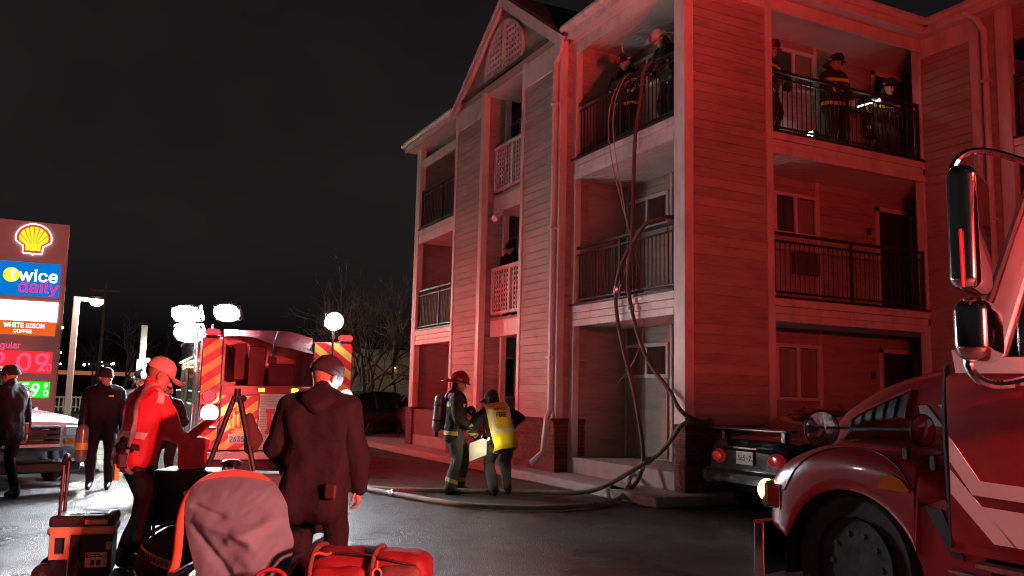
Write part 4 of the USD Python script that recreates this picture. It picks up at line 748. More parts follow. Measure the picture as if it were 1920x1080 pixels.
CITY = [(137, 682, 'o', 150), (143, 690, 'o', 180), (158, 684, 'O', 140), (167, 682, 'o', 190), (169, 697, 'o', 130), (182, 697, 'o', 150), (186, 695, 'o', 170), (190, 679, 'w', 200), (192, 686, 'o', 180), (208, 674, 'o', 220), (209, 683, 'w', 170), (213, 681, 'O', 180), (214, 688, 'o', 200), (221, 705, 'O', 110), (232, 707, 'r', 120), (158, 707, 'r', 120), (117, 614, 'W', 90), (113, 661, 'W', 95), (113, 682, 'w', 110), (111, 708, 'w', 110)]
ORD = ['first', 'second', 'third', 'fourth', 'fifth', 'sixth', 'seventh', 'eighth', 'ninth', 'tenth']; SEEN = {}
for px, py, c, D in sorted(CITY):
    p = ray(px, py, D); r = D/1608*(1.5 if c.islower() else 2.3)
    gz = 0 if D < 115 else float(13*np.clip((p[1]-110)/170, 0, 1)**1.2*.5)-.5
    k = ('edge' if px < 120 else c); SEEN[k] = SEEN.get(k, 0)+1; n_ = ORD[SEEN[k]-1]
    lab = {'o': f'{n_} tiny orange hillside lamp counting right from the tall lamp post', 'O': f'{n_} of the three brighter orange far lamps, counting from the lamp post', 'w': f'{n_} of the two tiny white hillside lamps right of the lamp post', 'r': f'{n_} of the two tiny red far lamps right of the lamp post', 'edge': f'white lamp beside the right edge of the petrol sign, {n_} from the sign inwards'}[k]
    grp = {'o': 'distant small orange lamps on the hillside', 'O': 'distant bright orange lamps', 'w': 'distant small white lamps', 'r': 'distant small red lamps', 'edge': 'white lamps beside the sign edge'}[k]
    t_ = thing('distant_lamp', lab, 'street lamp', grp, loc=(p[0], p[1], 0))
    part(t_, 'pole', MB().cyl((0, 0, min(gz, p[2]-1)), (0, 0, p[2]-r), .08, n=6), 'bark'); part(t_, 'lamp', MB().ball((0, 0, p[2]), r, 2), {'o': 'city_orange', 'O': 'city_orange', 'w': 'city_white', 'W': 'city_white', 'r': 'city_red'}[c])
for px, nm in ((199, 'left'), (209, 'right')):
    p = ray(px, 700, 130); t_ = thing('traffic_light', f'distant green traffic signal, the {nm} one of the pair above the beanie wearing man', 'traffic light', loc=(p[0], p[1], 0))
    part(t_, 'pole', MB().cyl((0, .3, 0), (0, .3, p[2]+.5), .07, n=6), 'rail_black'); part(t_, 'housing', MB().box((-.15, 0, p[2]-.2), (.15, .25, p[2]+.75), .03), 'rail_black'); part(t_, 'green_lens', MB().ball((0, -.03, p[2]), .17 if nm == 'left' else .14, 2), 'city_green')
FN = thing('railing_fence', 'low pale roadside railing below the distant lamps', 'fence', loc=(-1.5, 52, 0)); f = MB()
part(FN, 'top_rail', MB().box((-1, 0, .8), (7, .05, .88)), 'pole_white'); part(FN, 'bottom_rail', MB().box((-1, 0, .3), (7, .05, .36)), 'pole_white')
for i in range(41): part(FN, 'picket', MB().box((-1+i*.2, -.02, .1), (-.93+i*.2, .0, .9)), 'pole_white')
HB = thing('low_building', 'long low dark building with a lit orange strip beyond the lamp post', 'building', loc=(2, 96, 0)); part(HB, 'wall', MB().box((-9, 0, 0), (6, 8, 3.1)), 'interior_dark'); part(HB, 'roof', MB().box((-9.3, -.4, 3.1), (6.3, 8.3, 3.35)), 'shingle'); glow('strip_orange', (1., .3, .12), .35); part(HB, 'lit_strip', MB().box((-8, -.06, 2.5), (3, -.01, 2.9)), 'strip_orange')

# ---------------------------------------------------------------- trees and the building beyond
def bare_tree(label, loc, h, seed, spread=.5, r0=.16, depth=5, group=None, twist=0.):
    rg = np.random.default_rng(seed); t_ = thing('bare_tree', label, 'tree', group, loc); tr, cr = MB(), MB()
    def grow(p, d, L, r, k):
        n = 4; pts = [p]; dd = d
        for i in range(n): dd = dd+rg.normal(0, .10, 3)+[0, 0, .04]; dd /= np.linalg.norm(dd); pts.append(pts[-1]+dd*L/n)
        (tr if k == 0 else cr).tube(np.array(pts), np.linspace(r, r*.62, n+1), 6 if k < 2 else 4)
        if k < depth:
            for j in range(3 if k < 3 else 2):
                e = dd+rg.normal(0, spread, 3); e /= np.linalg.norm(e); s = rg.integers(2, n+1) if j else n
                grow(pts[s], e, L*rg.uniform(.62, .85), r*.6, k+1)
    if twist:
        for a in np.linspace(0, 2*math.pi, 5)[:4]: grow(np.array([.1*math.cos(a), .1*math.sin(a), 0]), np.array([.35*math.cos(a), .35*math.sin(a), 1.]), h*.34, r0*.7, 0)
    else: grow(np.zeros(3), np.array([0, 0, 1.]), h*.3, r0, 0)
    part(t_, 'trunk', tr, 'bark', smooth=60); part(t_, 'crown', cr, 'bark')
bare_tree('bare many stemmed tree lit red between the fire engine and the apartment block', (9.6, 32.5, 0), 5.4, 5, .45, .16, 6, twist=1)
bare_tree('thin bare tree standing against the far building beside the block', (12.2, 35.5, 0), 7.5, 11, .4, .14, 6)
bare_tree('bare tree with pale twigs left of the slim pylon', (2.4, 60, 0), 6.5, 21, .42, .15, 6)
bare_tree('dim bare tree behind the two men by the black car', (1.2, 72, 0), 6.0, 22, .4, .14, 5)
bare_tree('dim bare tree between the pylon and the fire engine', (5.2, 66, 0), 6.0, 23, .42, .15, 5)
mat('render_tan', (.42, .32, .23), .9, var=.12, scale=.8, bump=.004, bscale=30)
WB = thing('rendered_building', 'plain tan rendered building wall with small lit wall lamps behind the bare trees', 'building', loc=(12.0, 46, 0)); part(WB, 'wall', MB().box((-1.2, 0, 0), (14, 9, 3.6)), 'render_tan'); part(WB, 'parapet', MB().box((-1.35, -.1, 3.6), (14.1, 9.1, 3.85), .02), 'concrete')
for x, z in ((3.65, 2.9), (-.6, 3.4)):
    a = part(WB, 'wall_lamp', MB().box((x-.1, -.16, z), (x+.1, -.01, z+.12), .01), 'black_trim'); part(a, 'lamp_lens', MB().box((x-.09, -.15, z-.05), (x+.09, -.02, z), .01), 'lamp_marker')
XT = thing('conifer', 'small cone shaped evergreen glittering in front of the tan building', 'tree', loc=(13.0, 42.5, 0)); mat('needles', (.10, .11, .07), .7, var=.4, scale=4.)
part(XT, 'trunk', MB().cyl((0, 0, 0), (0, 0, 2.6), .09, .02), 'bark'); cr = MB(); rg = np.random.default_rng(4)
for i in range(900):
    z = .3+2.9*rg.uniform()**1.3; r = (3.3-z)*.34*math.sqrt(rg.uniform(.15, 1)); a = rg.uniform(0, 6.283); p = np.array([r*math.cos(a), r*math.sin(a), z]); d = np.array([math.cos(a), math.sin(a), -.3])*.16; s = np.array([-math.sin(a), math.cos(a), .1])*.05
    cr.raw([p-s, p+s, p+d], [(0, 1, 2)])
part(XT, 'crown', cr, 'needles')
# ---------------------------------------------------------------- people
mat('skin', (.42, .24, .17), .5, var=.10, scale=14.); mat('skin_dark', (.20, .11, .075), .5, var=.1, scale=14.)
mat('hair_dark', (.02, .015, .012), .6, var=.3, scale=60.); mat('eye', (.03, .025, .02), .2, var=0)
mat('cloth_navy', (.012, .012, .017), .9, var=.25, scale=5., bump=.004, bscale=30, spec=.25); mat('cloth_black', (.014, .014, .017), .9, var=.25, scale=5., bump=.004, bscale=30, spec=.25)
mat('cloth_red', (.76, .045, .06), .7, var=.12, scale=4., bump=.004, bscale=24); mat('cloth_darkred', (.30, .02, .025), .75, var=.15, scale=4., bump=.004, bscale=24)
mat('turnout', (.035, .028, .022), .85, var=.3, scale=5., bump=.005, bscale=26); mat('turnout_tan', (.15, .12, .085), .85, var=.25, scale=5., bump=.005, bscale=26); mat('trouser_grey', (.085, .080, .072), .85, var=.2, scale=5., bump=.005, bscale=26)
mat('vest_yellow', (.72, .52, .02), .6, var=.08, scale=5., bump=.003, bscale=22); mat('tape', (.62, .58, .55), .35, var=.08, scale=30.); mat('tape_yellow', (.62, .55, .10), .4, var=.08, scale=30.)
mat('boot', (.015, .014, .013), .4, var=.2); mat('helmet_red', (.33, .02, .015), .25, var=.1, coat=.8); mat('helmet_black', (.012, .012, .012), .25, var=.1, coat=.8); mat('helmet_white', (.6, .58, .55), .3, var=.05, coat=.6)
mat('beanie', (.018, .016, .018), .95, var=.3, scale=30., bump=.003, bscale=160); mat('cap_red', (.58, .34, .31), .8, var=.1, bump=.002, bscale=90); mat('glove', (.015, .015, .015), .7, var=.2); mat('paper', (.75, .73, .70), .8, var=.04)
mat('cylinder_grey', (.22, .23, .22), .3, metal=.3, var=.1); mat('leather', (.03, .02, .015), .5, var=.2); mat('phone', (.3, .12, .05), .4, var=.1)
def A(*p): return np.array(p, float)
def hullm(sph, seg=14): return m3.Manifold.batch_hull([m3.Manifold.sphere(float(max(r, .002)), seg).translate(tuple(map(float, p))) for p, r in sph])
def unite(hs): return m3.Manifold.batch_boolean(hs, m3.OpType.Add)
def smooth_mesh(man, edge=.035, it=8, fold=0., seed=0, fs=9.):
    man = man.refine_to_length(edge); m = man.to_mesh(); t = trimesh.Trimesh(m.vert_properties[:, :3], m.tri_verts, process=True)
    if it: trimesh.smoothing.filter_taubin(t, lamb=.5, nu=.52, iterations=it)
    if fold:
        v = np.array(t.vertices); n = np.array(t.vertex_normals); q = v*[fs, fs, fs*.45]+seed*7.3
        d = (meshkit.fbm(q, 3, seed)-.5)*2; d = np.sign(d)*np.abs(d)**.8; t.vertices = v+n*(d*fold)[:, None]
    return t
def ik(a, b, l1, l2, hint):
    a, b = A(*a), A(*b); d = b-a; L = min(np.linalg.norm(d), (l1+l2)*.998); d = d/np.linalg.norm(d); b = a+d*L
    x = (l1*l1-l2*l2+L*L)/(2*L); h = math.sqrt(max(0, l1*l1-x*x)); q = A(*hint)-d*np.dot(hint, d); q /= np.linalg.norm(q)+1e-9; return a+d*x+q*h, b
def patch(tm, planes, off):
    """The piece of a garment between planes, lifted by off."""
    for o, n in planes:
        if len(tm.faces) == 0: return None
        tm = trimesh.intersections.slice_mesh_plane(tm, n, o)
    if len(tm.faces) == 0: return None
    tm = trimesh.Trimesh(tm.vertices, tm.faces, process=True); return trimesh.Trimesh(tm.vertices+tm.vertex_normals*off, tm.faces, process=False)
def belt(tm, o, ax, w, off=.006):
    ax = A(*ax)/np.linalg.norm(ax); return patch(tm, [(A(*o)-ax*w/2, ax), (A(*o)+ax*w/2, -ax)], off)
def hand(wrist, d, palm, curl, s=1.):
    """Hand from the wrist along d; palm is the direction the palm faces; five fingers."""
    d = A(*d)/np.linalg.norm(d); palm = A(*palm)-d*np.dot(palm, d); palm /= np.linalg.norm(palm); side = np.cross(d, palm); hs = []
    P = lambda f, sd, pl: wrist+(d*f+side*sd+palm*pl)*s
    hs.append(hullm([(P(.0, -.018, 0), .018*s), (P(.0, .018, 0), .018*s), (P(.085, -.034, 0), .013*s), (P(.088, .034, 0), .012*s)], 8))
    for k, (sd, L) in enumerate(((-.033, .068), (-.011, .078), (.012, .072), (.033, .056))):
        p = P(.088, sd, 0); a = curl*.5
        for seg, f in enumerate((.45, .32, .23)):
            dd = d*math.cos(a)+palm*math.sin(a); q = p+dd*L*f*s; hs.append(hullm([(p, .0088*s), (q, .0082*s)], 8)); p = q; a += curl*.75
    p = P(.02, -.03, .006); dd = d*.6-side*.65+palm*.35; dd /= np.linalg.norm(dd)
    for f in (.035, .03): q = p+dd*f*s; hs.append(hullm([(p, .0105*s), (q, .009*s)], 8)); p = q; dd = dd+d*.35+palm*.35*curl+side*.3; dd /= np.linalg.norm(dd)
    return hs
def head_parts(c, R, s, hat, hair_m, person, skin, seed):
    """Hair or headgear, eyes; c head centre, R head rotation."""
    P = lambda x, y, z: c+R@A(x, y, z)*s
    part(person, 'eyes', MB().ball(P(-.031, .082, .012), .0115*s, 1).ball(P(.031, .082, .012), .0115*s, 1), 'eye')
    def lathe(prof, name, m, sc=(1, 1, 1), off=(0, 0, 0), sm=40, parent=None):
        q = MB().lathe(prof, (0, 0, 0), 28); v, f = q.mesh(); v = (v*A(*sc)+A(*off)); return part(parent or person, name, (c+(v*s)@R.T, f), m, smooth=sm)
    if hat[0] == 'beanie': lathe([(0, .128), (.05, .119), (.082, .09), (.097, .045), (.100, .005), (.098, -.012), (.092, -.01)], 'knit_cap', hat[1], (.93, 1.10, 1), (0, -.010, .016)); part(person, 'knit_cap_cuff', MB().raw(*(lambda q: (c+((q[0]*A(.93, 1.10, 1)+A(0, -.010, .016))*s)@R.T, q[1]))(MB().lathe([(.0975, -.012), (.1035, -.01), (.1035, .026), (.099, .03)], (0, 0, 0), 28).mesh())), hat[1], smooth=40)
    elif hat[0] == 'cap':
        cp = lathe([(0, .122), (.05, .114), (.084, .084), (.099, .035), (.102, .012), (.097, .012)], 'cap', hat[1], (.94, 1.10, 1), (0, -.012, .018))
        v = []; n = 12
        for i in range(n+1):
            t = math.pi*(.14+.72*i/n); v += [(.098*.94*math.cos(t), .10*math.sin(t)-.01, .032), (.088*math.cos(t), .088+.105*math.sin(t)**.7, .030-.018*abs(math.cos(t))*2+.0)]
        v = np.array(v); v2 = v-[0, 0, .006]; f = [(2*i, 2*i+1, 2*i+3, 2*i+2) for i in range(n)]+[(2*i+26, 2*i+28, 2*i+29, 2*i+27) for i in range(n)]+[(2*i+1, 2*i+27, 2*i+29, 2*i+3) for i in range(n)]
        part(cp, 'visor', (c+(np.vstack([v, v2])*s)@R.T, np.array(f)), hat[1], smooth=30)
        if hair_m: part(person, 'hair', smooth_mesh(hullm([(P(0, -.035, .0), .088*s), (P(0, -.055, -.05), .062*s)]), .03, 3), hair_m, smooth=True)
    elif hat[0] == 'helmet':
        hp = lathe([(0, .165), (.045, .158), (.085, .13), (.108, .085), (.118, .045), (.120, .03)], 'helmet', hat[1], (.95, 1.14, 1), (0, -.01, .01))
        v = []; n = 32
        for i in range(n):
            t = 2*math.pi*i/n; ri = A(.112*math.cos(t), .134*math.sin(t)-.01); bk = max(0, -math.sin(t)); ro = A((.150)*math.cos(t), (.172+.07*bk)*math.sin(t)-.01); v += [(*ri, .048), (*ro, .030-.035*bk+.004*math.cos(2*t)), (*ro, .022-.035*bk), (*ri, .034)]
        f = [(4*i+a, 4*((i+1) % n)+a, 4*((i+1) % n)+(a+1) % 4, 4*i+(a+1) % 4) for i in range(n) for a in range(4)]
        part(hp, 'brim', (c+(np.array(v)*s)@R.T, np.array(f)), hat[1], smooth=35)
        rg = [P(0, .125*math.cos(t), .03+.15*math.sin(t)) for t in np.linspace(.25, math.pi-.35, 14)]; part(hp, 'crest', MB().tube(rg, .011*s, 6), hat[1])
        part(hp, 'front_shield', MB().raw(*(lambda q: (c+((q[0])*s)@R.T, q[1]))(MB().poly(Polygon([(-.035, 0), (.035, 0), (.05, .07), (.03, .12), (0, .13), (-.03, .12), (-.05, .07)]), (0, .148, .04), (1, 0, 0), (0, -.32, .95), -.004, .004).mesh())), 'tape_yellow' if len(hat) < 3 else hat[2])
        part(hp, 'reflective_patch', MB().raw(*(lambda q: (c+(q[0]*s)@R.T, q[1]))(MB().box((-.122, -.04, .05), (-.112, .03, .075)).box((.112, -.04, .05), (.122, .03, .075)).mesh())), 'tape')
        if len(hat) > 3: part(person, 'neck_flap', smooth_mesh(hullm([(P(-.07, -.06, -.02), .035*s), (P(.07, -.06, -.02), .035*s), (P(-.08, -.07, -.11), .03*s), (P(.08, -.07, -.11), .03*s)]), .03, 3), 'turnout', smooth=True)
    elif hat[0] == 'hair': part(person, 'hair', smooth_mesh(hullm([(P(0, -.02, .045), .093*s), (P(0, -.045, -.01), .088*s), (P(0, -.03, .06), .085*s)]), .025, 3, .004, seed, 40.), hair_m, smooth=True)
def person(name_label, loc, rz, h=1.78, lean=4., side=0., head=(0, 0), lh=(-.28, .08, .80), rh=(.28, .08, .80), lf=(-.12, .0), rf=(.12, .0), drop=0., hat=('beanie', 'beanie'), hair='hair_dark', top='cloth_navy', bottom='cloth_navy', skin='skin', bulk=.022, hem=-.12, legbulk=.018, boots='boot', palms=((1, 0, 0), (-1, 0, 0)), curl=.7, gloves=False, seed=1, collar=True, sleeve_tuck=1.0, wide=1.0, hs_=1.08, eh=(.5, -.6, -.5)):
    s = h/1.78; p = thing('person', name_label, 'person', loc=loc, rz=rz)
    L, S = math.radians(lean), math.radians(side); sp = A(math.sin(S), math.sin(L), math.cos(L)*math.cos(S)); sp /= np.linalg.norm(sp)
    hip = A(0, -.02, .93*s-drop); fwd = np.cross(A(1, 0, 0), sp)*-1.; fwd = np.cross(sp, A(1, 0, 0)); right = A(1, 0, 0)-sp*sp[0]; right /= np.linalg.norm(right); fwd = np.cross(sp, right)
    T = lambda x, y, z: hip+(right*x+fwd*y+sp*z)*s
    Lh, Rh = T(-.09, 0, 0), T(.09, 0, 0); shL, shR = T(-.178*wide, -.01, .452), T(.178*wide, -.01, .452)
    hp, hy = math.radians(head[0]), math.radians(head[1])
    nb = T(0, -.01, .545); hc = nb+(sp*.125*(.6+.4*hs_)+fwd*.03)*s+A(0, math.sin(hp)*.07, -abs(math.sin(hp))*.03)*s
    B0 = np.stack([right, fwd, sp], 1); lp = L*.6; 
    Rx = lambda a: np.array([[1, 0, 0], [0, math.cos(a), math.sin(a)], [0, -math.sin(a), math.cos(a)]])
    Rh_ = rotz(math.degrees(hy))@Rx(hp)
    lw_t, rw_t = A(*lh)*[1, 1, 1], A(*rh)
    le, lw = ik(shL, lw_t, .29*s, .26*s, (-eh[0], eh[1], eh[2])); re, rw = ik(shR, rw_t, .29*s, .26*s, eh)
    lk, la = ik(Lh, (lf[0], lf[1], .10*s), .44*s, .43*s, (-.12, 1, 0)); rk, ra = ik(Rh, (rf[0], rf[1], .10*s), .44*s, .43*s, (.12, 1, 0))
    s0 = s; S_ = s*hs_; X = lambda c_, x, y, z: c_+Rh_@A(x, y, z)*S_
    torso = lambda b: [hullm([(Lh, .10*s+b), (Rh, .10*s+b), (T(-.095, .02, .20), .095*s+b), (T(.095, .02, .20), .095*s+b)]), hullm([(T(-.095, .02, .20), .095*s+b), (T(.095, .02, .20), .095*s+b), (T(-.10*wide, .01, .385), .112*s+b*.9), (T(.10*wide, .01, .385), .112*s+b*.9)]), hullm([(T(-.10*wide, .01, .385), .112*s+b*.9), (T(.10*wide, .01, .385), .112*s+b*.9), (shL, .062*s+b*.6), (shR, .062*s+b*.6), (T(-.05, -.015, .52), .05*s+b*.3), (T(.05, -.015, .52), .05*s+b*.3), (nb, .055*s+b*.3)])]
    armh = lambda b, f=1.0: [hullm([(a, .058*s+b*.8), (e, .045*s+b)]) for a, e in ((shL, le), (shR, re))]+[hullm([(e, .044*s+b), (e+(w-e)*f, .030*s+b*.85)]) for e, w in ((le, lw), (re, rw))]
    legh = lambda b, f=1.0: [hullm([(a, .088*s+b), (k, .058*s+b)]) for a, k in ((Lh, lk), (Rh, rk))]+[hullm([(k, .056*s+b), (k+(w-k)*.35, .058*s+b)]) for k, w in ((lk, la), (rk, ra))]+[hullm([(k+(w-k)*.35, .058*s+b), (k+(w-k)*f, .038*s+b)]) for k, w in ((lk, la), (rk, ra))]
    # body: one continuous figure with face and hands
    hd = [hullm([(X(hc, 0, -.015, .03), .088*S_), (X(hc, 0, .015, .02), .078*S_), (X(hc, 0, .03, -.055), .055*S_)]), hullm([(X(hc, 0, .03, -.055), .052*S_), (X(hc, 0, .052, -.085), .030*S_), (X(hc, -.03, .02, -.06), .04*S_), (X(hc, .03, .02, -.06), .04*S_)]), hullm([(X(hc, 0, .085, .012), .010*S_), (X(hc, 0, .108, -.030), .013*S_), (X(hc, -.012, .09, -.034), .010*S_), (X(hc, .012, .09, -.034), .010*S_)]),
          hullm([(X(hc, -.022, .072, -.066), .012*S_), (X(hc, .022, .072, -.066), .012*S_), (X(hc, 0, .083, -.064), .010*S_)]), hullm([(X(hc, -.045, .068, .03), .014*S_), (X(hc, .045, .068, .03), .014*S_)])]
    hd += [hullm([(X(hc, e*.086, -.005, .02), .010*S_), (X(hc, e*.09, -.012, .0), .014*S_), (X(hc, e*.084, -.002, -.028), .009*S_)]) for e in (-1, 1)]
    body = smooth_mesh(unite(torso(0)+armh(0)+legh(0, .98)+[hullm([(nb, .056*s), (X(hc, 0, -.01, -.04), .055*s)])]+hd), .03, 3)
    hs = []
    for w, e, pm in ((lw, le, palms[0]), (rw, re, palms[1])): hs += hand(w, w-e+A(0, .02, -.05), pm, curl, s)
    bm = m3.Manifold(m3.Mesh(np.asarray(body.vertices, np.float32), np.asarray(body.faces, np.uint32))); hm = unite(hs)
    if bm.status() == m3.Error.NoError and not bm.is_empty(): bm = unite([bm, hm]); body_out = bm
    else: body_out = (np.vstack([body.vertices, meshkit.arrays(hm)[0]]), np.vstack([body.faces, meshkit.arrays(hm)[1]+len(body.vertices)]))
    part(p, 'body', body_out, skin, smooth=True)
    # clothes
    coat = torso(bulk)+armh(bulk, sleeve_tuck)
    if hem < 0: coat.append(hullm([(Lh, .10*s+bulk), (Rh, .10*s+bulk), (T(-.105, .0, hem), .095*s+bulk), (T(.105, .0, hem), .095*s+bulk)]))
    if collar: coat.append(hullm([(T(-.035, -.005, .53), .05*s+bulk*.4), (T(.035, -.005, .53), .05*s+bulk*.4), (nb+(sp*.045)*s, .062*s)]))
    coat = smooth_mesh(unite(coat), .024, 7, .020+bulk*.16, seed, 8.); cpn = part(p, 'jacket', coat, top, smooth=True)
    tro = smooth_mesh(unite([hullm([(Lh, .098*s+legbulk), (Rh, .098*s+legbulk), (T(-.08, 0, .1), .085*s+legbulk), (T(.08, 0, .1), .085*s+legbulk)])]+legh(legbulk, .97)), .027, 5, .015+legbulk*.16, seed+3, 8.); tpn = part(p, 'trousers', tro, bottom, smooth=True)
    bt = []
    for a in (la, ra): yw = A(0, 1, 0); bt.append(hullm([(A(a[0], a[1]-.035, .055*s), .045*s), (A(a[0], a[1]-.02, .13*s), .05*s), (A(a[0], a[1]+.07, .06*s), .045*s)])); bt.append(hullm([(A(a[0], a[1]-.035, .035*s), .035*s), (A(a[0]-.0, a[1]+.16, .035*s), .033*s), (A(a[0], a[1]+.07, .06*s), .045*s)]))
    for k in (0, 1): part(p, 'boot', smooth_mesh(unite(bt[2*k:2*k+2]), .03, 3), boots, smooth=True)
    head_parts(hc, Rh_, S_, hat, hair, p, skin, seed)
    if gloves:
        for w, e, pm in ((lw, le, palms[0]), (rw, re, palms[1])):
            g = smooth_mesh(unite(hand(w-(w-e)*.08, w-e+A(0, .02, -.05), pm, curl, s*1.18)), .02, 1); part(p, 'glove', g, 'glove', smooth=True)
    return dict(p=p, coat=coat, tro=tro, T=T, sp=sp, fwd=fwd, right=right, hc=hc, R=Rh_, lw=lw, rw=rw, le=le, re=re, shL=shL, shR=shR, la=la, ra=ra, lk=lk, rk=rk, coatp=cpn, trop=tpn, s=s, hip=hip)
def stripe(P, parent, tm, o, ax, w, m='tape', off=.006, extra=()):
    ax = A(*ax)/np.linalg.norm(ax); g = patch(tm, [(A(*o)-ax*w/2, ax), (A(*o)+ax*w/2, -ax)]+list(extra), off)
    if g is not None: part(P['p'] if parent is None else parent, 'reflective_stripe', (np.array(g.vertices), np.array(g.faces)), m, smooth=True)
def turnout_bands(P, m='tape_yellow'):
    s = P['s']; T = P['T']
    far = lambda o, r: [(A(*o)-P['right']*r, P['right']), (A(*o)+P['right']*r, -P['right'])]
    stripe(P, P['coatp'], P['coat'], T(0, 0, -.05), P['sp'], .06, m, extra=far(T(0, 0, 0), .30*s)); stripe(P, P['coatp'], P['coat'], T(0, 0, .36), P['sp'], .055, m, extra=far(T(0, 0, 0), .235*s))
    for w, e in ((P['lw'], P['le']), (P['rw'], P['re'])):
        d = w-e; d /= np.linalg.norm(d); o = w-d*.06; q = np.cross(d, [.3, .5, .8]); q /= np.linalg.norm(q); q2 = np.cross(d, q)
        stripe(P, P['coatp'], P['coat'], o, d, .05, m, extra=[(o-q*.13, q), (o+q*.13, -q), (o-q2*.13, q2), (o+q2*.13, -q2)])
    for a, k in ((P['la'], P['lk']), (P['ra'], P['rk'])):
        d = k-a; d /= np.linalg.norm(d); o = a+d*.11; q = A(1, 0, 0); stripe(P, P['trop'], P['tro'], o, d, .06, m, extra=[(o-q*.13, q), (o+q*.13, -q)])
def air_pack(P):
    T, s = P['T'], P['s']; m = MB(); a, b = T(0, -.24, .02), T(0, -.23, .42)
    c_ = part(P['p'], 'air_cylinder', smooth_mesh(hullm([(a, .082), (b, .082)], 24), .03, 1), 'cylinder_grey', smooth=True)
    for f in (.2, .75): part(c_, 'cylinder_band', MB().cyl(a+(b-a)*f, a+(b-a)*(f+.07), .0855, n=22), 'black_trim')
    part(c_, 'valve', MB().cyl(a-P['sp']*.08, a-P['sp']*.15, .03, .035, 10).cyl(a-P['sp']*.12-P['right']*.06, a-P['sp']*.12+P['right']*.06, .02, n=8), 'black_trim')
    part(P['p'], 'harness_plate', hullm([(T(-.1, -.15, .0), .02), (T(.1, -.15, .0), .02), (T(-.09, -.15, .45), .02), (T(.09, -.15, .45), .02)]), 'black_trim')
    for sd in (-1, 1): part(P['p'], 'harness_strap', MB().tube(curve([T(sd*.09, -.15, .44), T(sd*.11, -.04, .565), T(sd*.11, .12, .50), T(sd*.115, .165, .32), T(sd*.13, .13, .1), T(sd*.16, -.02, .02)], 22), .018, 6), 'black_trim')
    part(P['p'], 'waist_belt', (lambda g: (np.array(g.vertices), np.array(g.faces)))(belt(P['coat'], T(0, 0, .04), P['sp'], .05, .012)), 'black_trim')
RT = -116.5
# leftmost man in dark uniform, facing away to the left
q = person('man in dark uniform and knit cap at the far left beside the silver pickup', (-.80, 13.3, 0), 40, 1.78, lean=3, head=(6, 25), lh=(-.29, .06, .78), rh=(.30, .03, .77), top='cloth_navy', bottom='cloth_navy', bulk=.026, seed=2, lf=(-.12, .05), rf=(.13, -.08), wide=1.1)
part(q['p'], 'radio', MB().box(q['T'](.19, -.06, -.12), q['T'](.25, .02, .05), .01), 'phone'); part(q['coatp'], 'shoulder_patch', (lambda g: (np.array(g.vertices), np.array(g.faces)))(patch(q['coat'], [(q['T'](0, 0, .38), q['sp']), (q['T'](0, 0, .46), -q['sp']), (q['T'](.16, 0, 0), q['right'])], .004)), 'phone')
# man in dark uniform seen front on
q = person('man in dark uniform and knit cap standing in the white light by the black car', (.36, 14.15, 0), 175, 1.80, lean=2, head=(4, 35), lh=(-.30, .10, .80), rh=(.30, .05, .78), top='cloth_navy', bottom='cloth_navy', bulk=.026, seed=5, lf=(-.13, .03), rf=(.12, -.02), wide=1.12)
part(q['p'], 'name_patch', MB().box(q['T'](-.13, .165, .40), q['T'](-.06, .18, .425), .002), 'tape_yellow')
# helmeted firefighter behind him
q = person('firefighter in dark helmet standing behind the man in dark uniform', (.95, 16.4, 0), 190, 1.78, lean=2, head=(4, 5), top='turnout', bottom='turnout', bulk=.04, legbulk=.035, hat=('helmet', 'helmet_black', 'helmet_red', 1), seed=6, lh=(-.3, .12, .82), rh=(.3, .12, .82)); turnout_bands(q)
# person half hidden behind the red jacket
q = person('dark clad person half hidden between the red jacketed man and the fire engine', (1.16, 13.2, 0), 150, 1.62, lean=10, head=(14, 0), top='cloth_black', bottom='cloth_black', bulk=.03, seed=16, hat=('hair',), lh=(-.2, .3, 1.0), rh=(.2, .3, 1.0))
# red jacketed man in profile
q = person('man in red jacket with white stripes and red cap reading a folder', (.50, 8.22, 0), RT+48, 1.80, lean=10, head=(26, -22), lh=(-.06, .42, 1.03), rh=(.10, .40, 1.00), top='cloth_red', bottom='cloth_black', bulk=.034, hem=-.06, seed=8, hat=('cap', 'cap_red'), hair=None, lf=(-.11, .12), rf=(.12, -.10), palms=((.4, 0, 1), (-.4, 0, 1)), legbulk=.03, gloves=False, wide=1.15, hs_=1.18, eh=(.5, -.15, -.9))
T = q['T']; rt = q['right']; fw_ = q['fwd']; sp = q['sp']
stripe(q, q['coatp'], q['coat'], T(0, 0, .13), sp, .055, 'tape', extra=[(T(0, 0, 0)-rt*.30, rt), (T(0, 0, 0)+rt*.22, -rt), (T(0, .03, 0), -fw_)])
stripe(q, q['coatp'], q['coat'], T(.11, 0, 0), rt, .055, 'tape', extra=[(T(0, .0, 0), -fw_)]); stripe(q, q['coatp'], q['coat'], T(-.11, 0, 0), rt, .055, 'tape', extra=[(T(0, .0, 0), -fw_)])
d = q['rw']-q['re']; d /= np.linalg.norm(d); o_ = q['re']+d*.02
stripe(q, q['coatp'], q['coat'], T(0, -.02, 0), fw_, .05, 'tape', extra=[(T(.17, 0, 0), rt), (T(0, 0, .42), sp)])
for k, (x, y, z) in enumerate(((.15, .06, -.05), (.17, -.02, -.06), (.10, -.13, -.05))): part(q['p'], 'belt_pouch', MB().box(T(x-.03, y-.04, z-.11), T(x+.035, y+.04, z+.03), .012), 'leather')
part(q['p'], 'belt', (lambda g: (np.array(g.vertices), np.array(g.faces)))(belt(q['tro'], T(0, 0, .03), sp, .05, .01)), 'leather')
part(q['p'], 'key_clip', MB().box(T(.06, -.16, -.26), T(.10, -.145, -.12), .006), 'tape_yellow')
pw = (q['lw']+q['rw'])/2
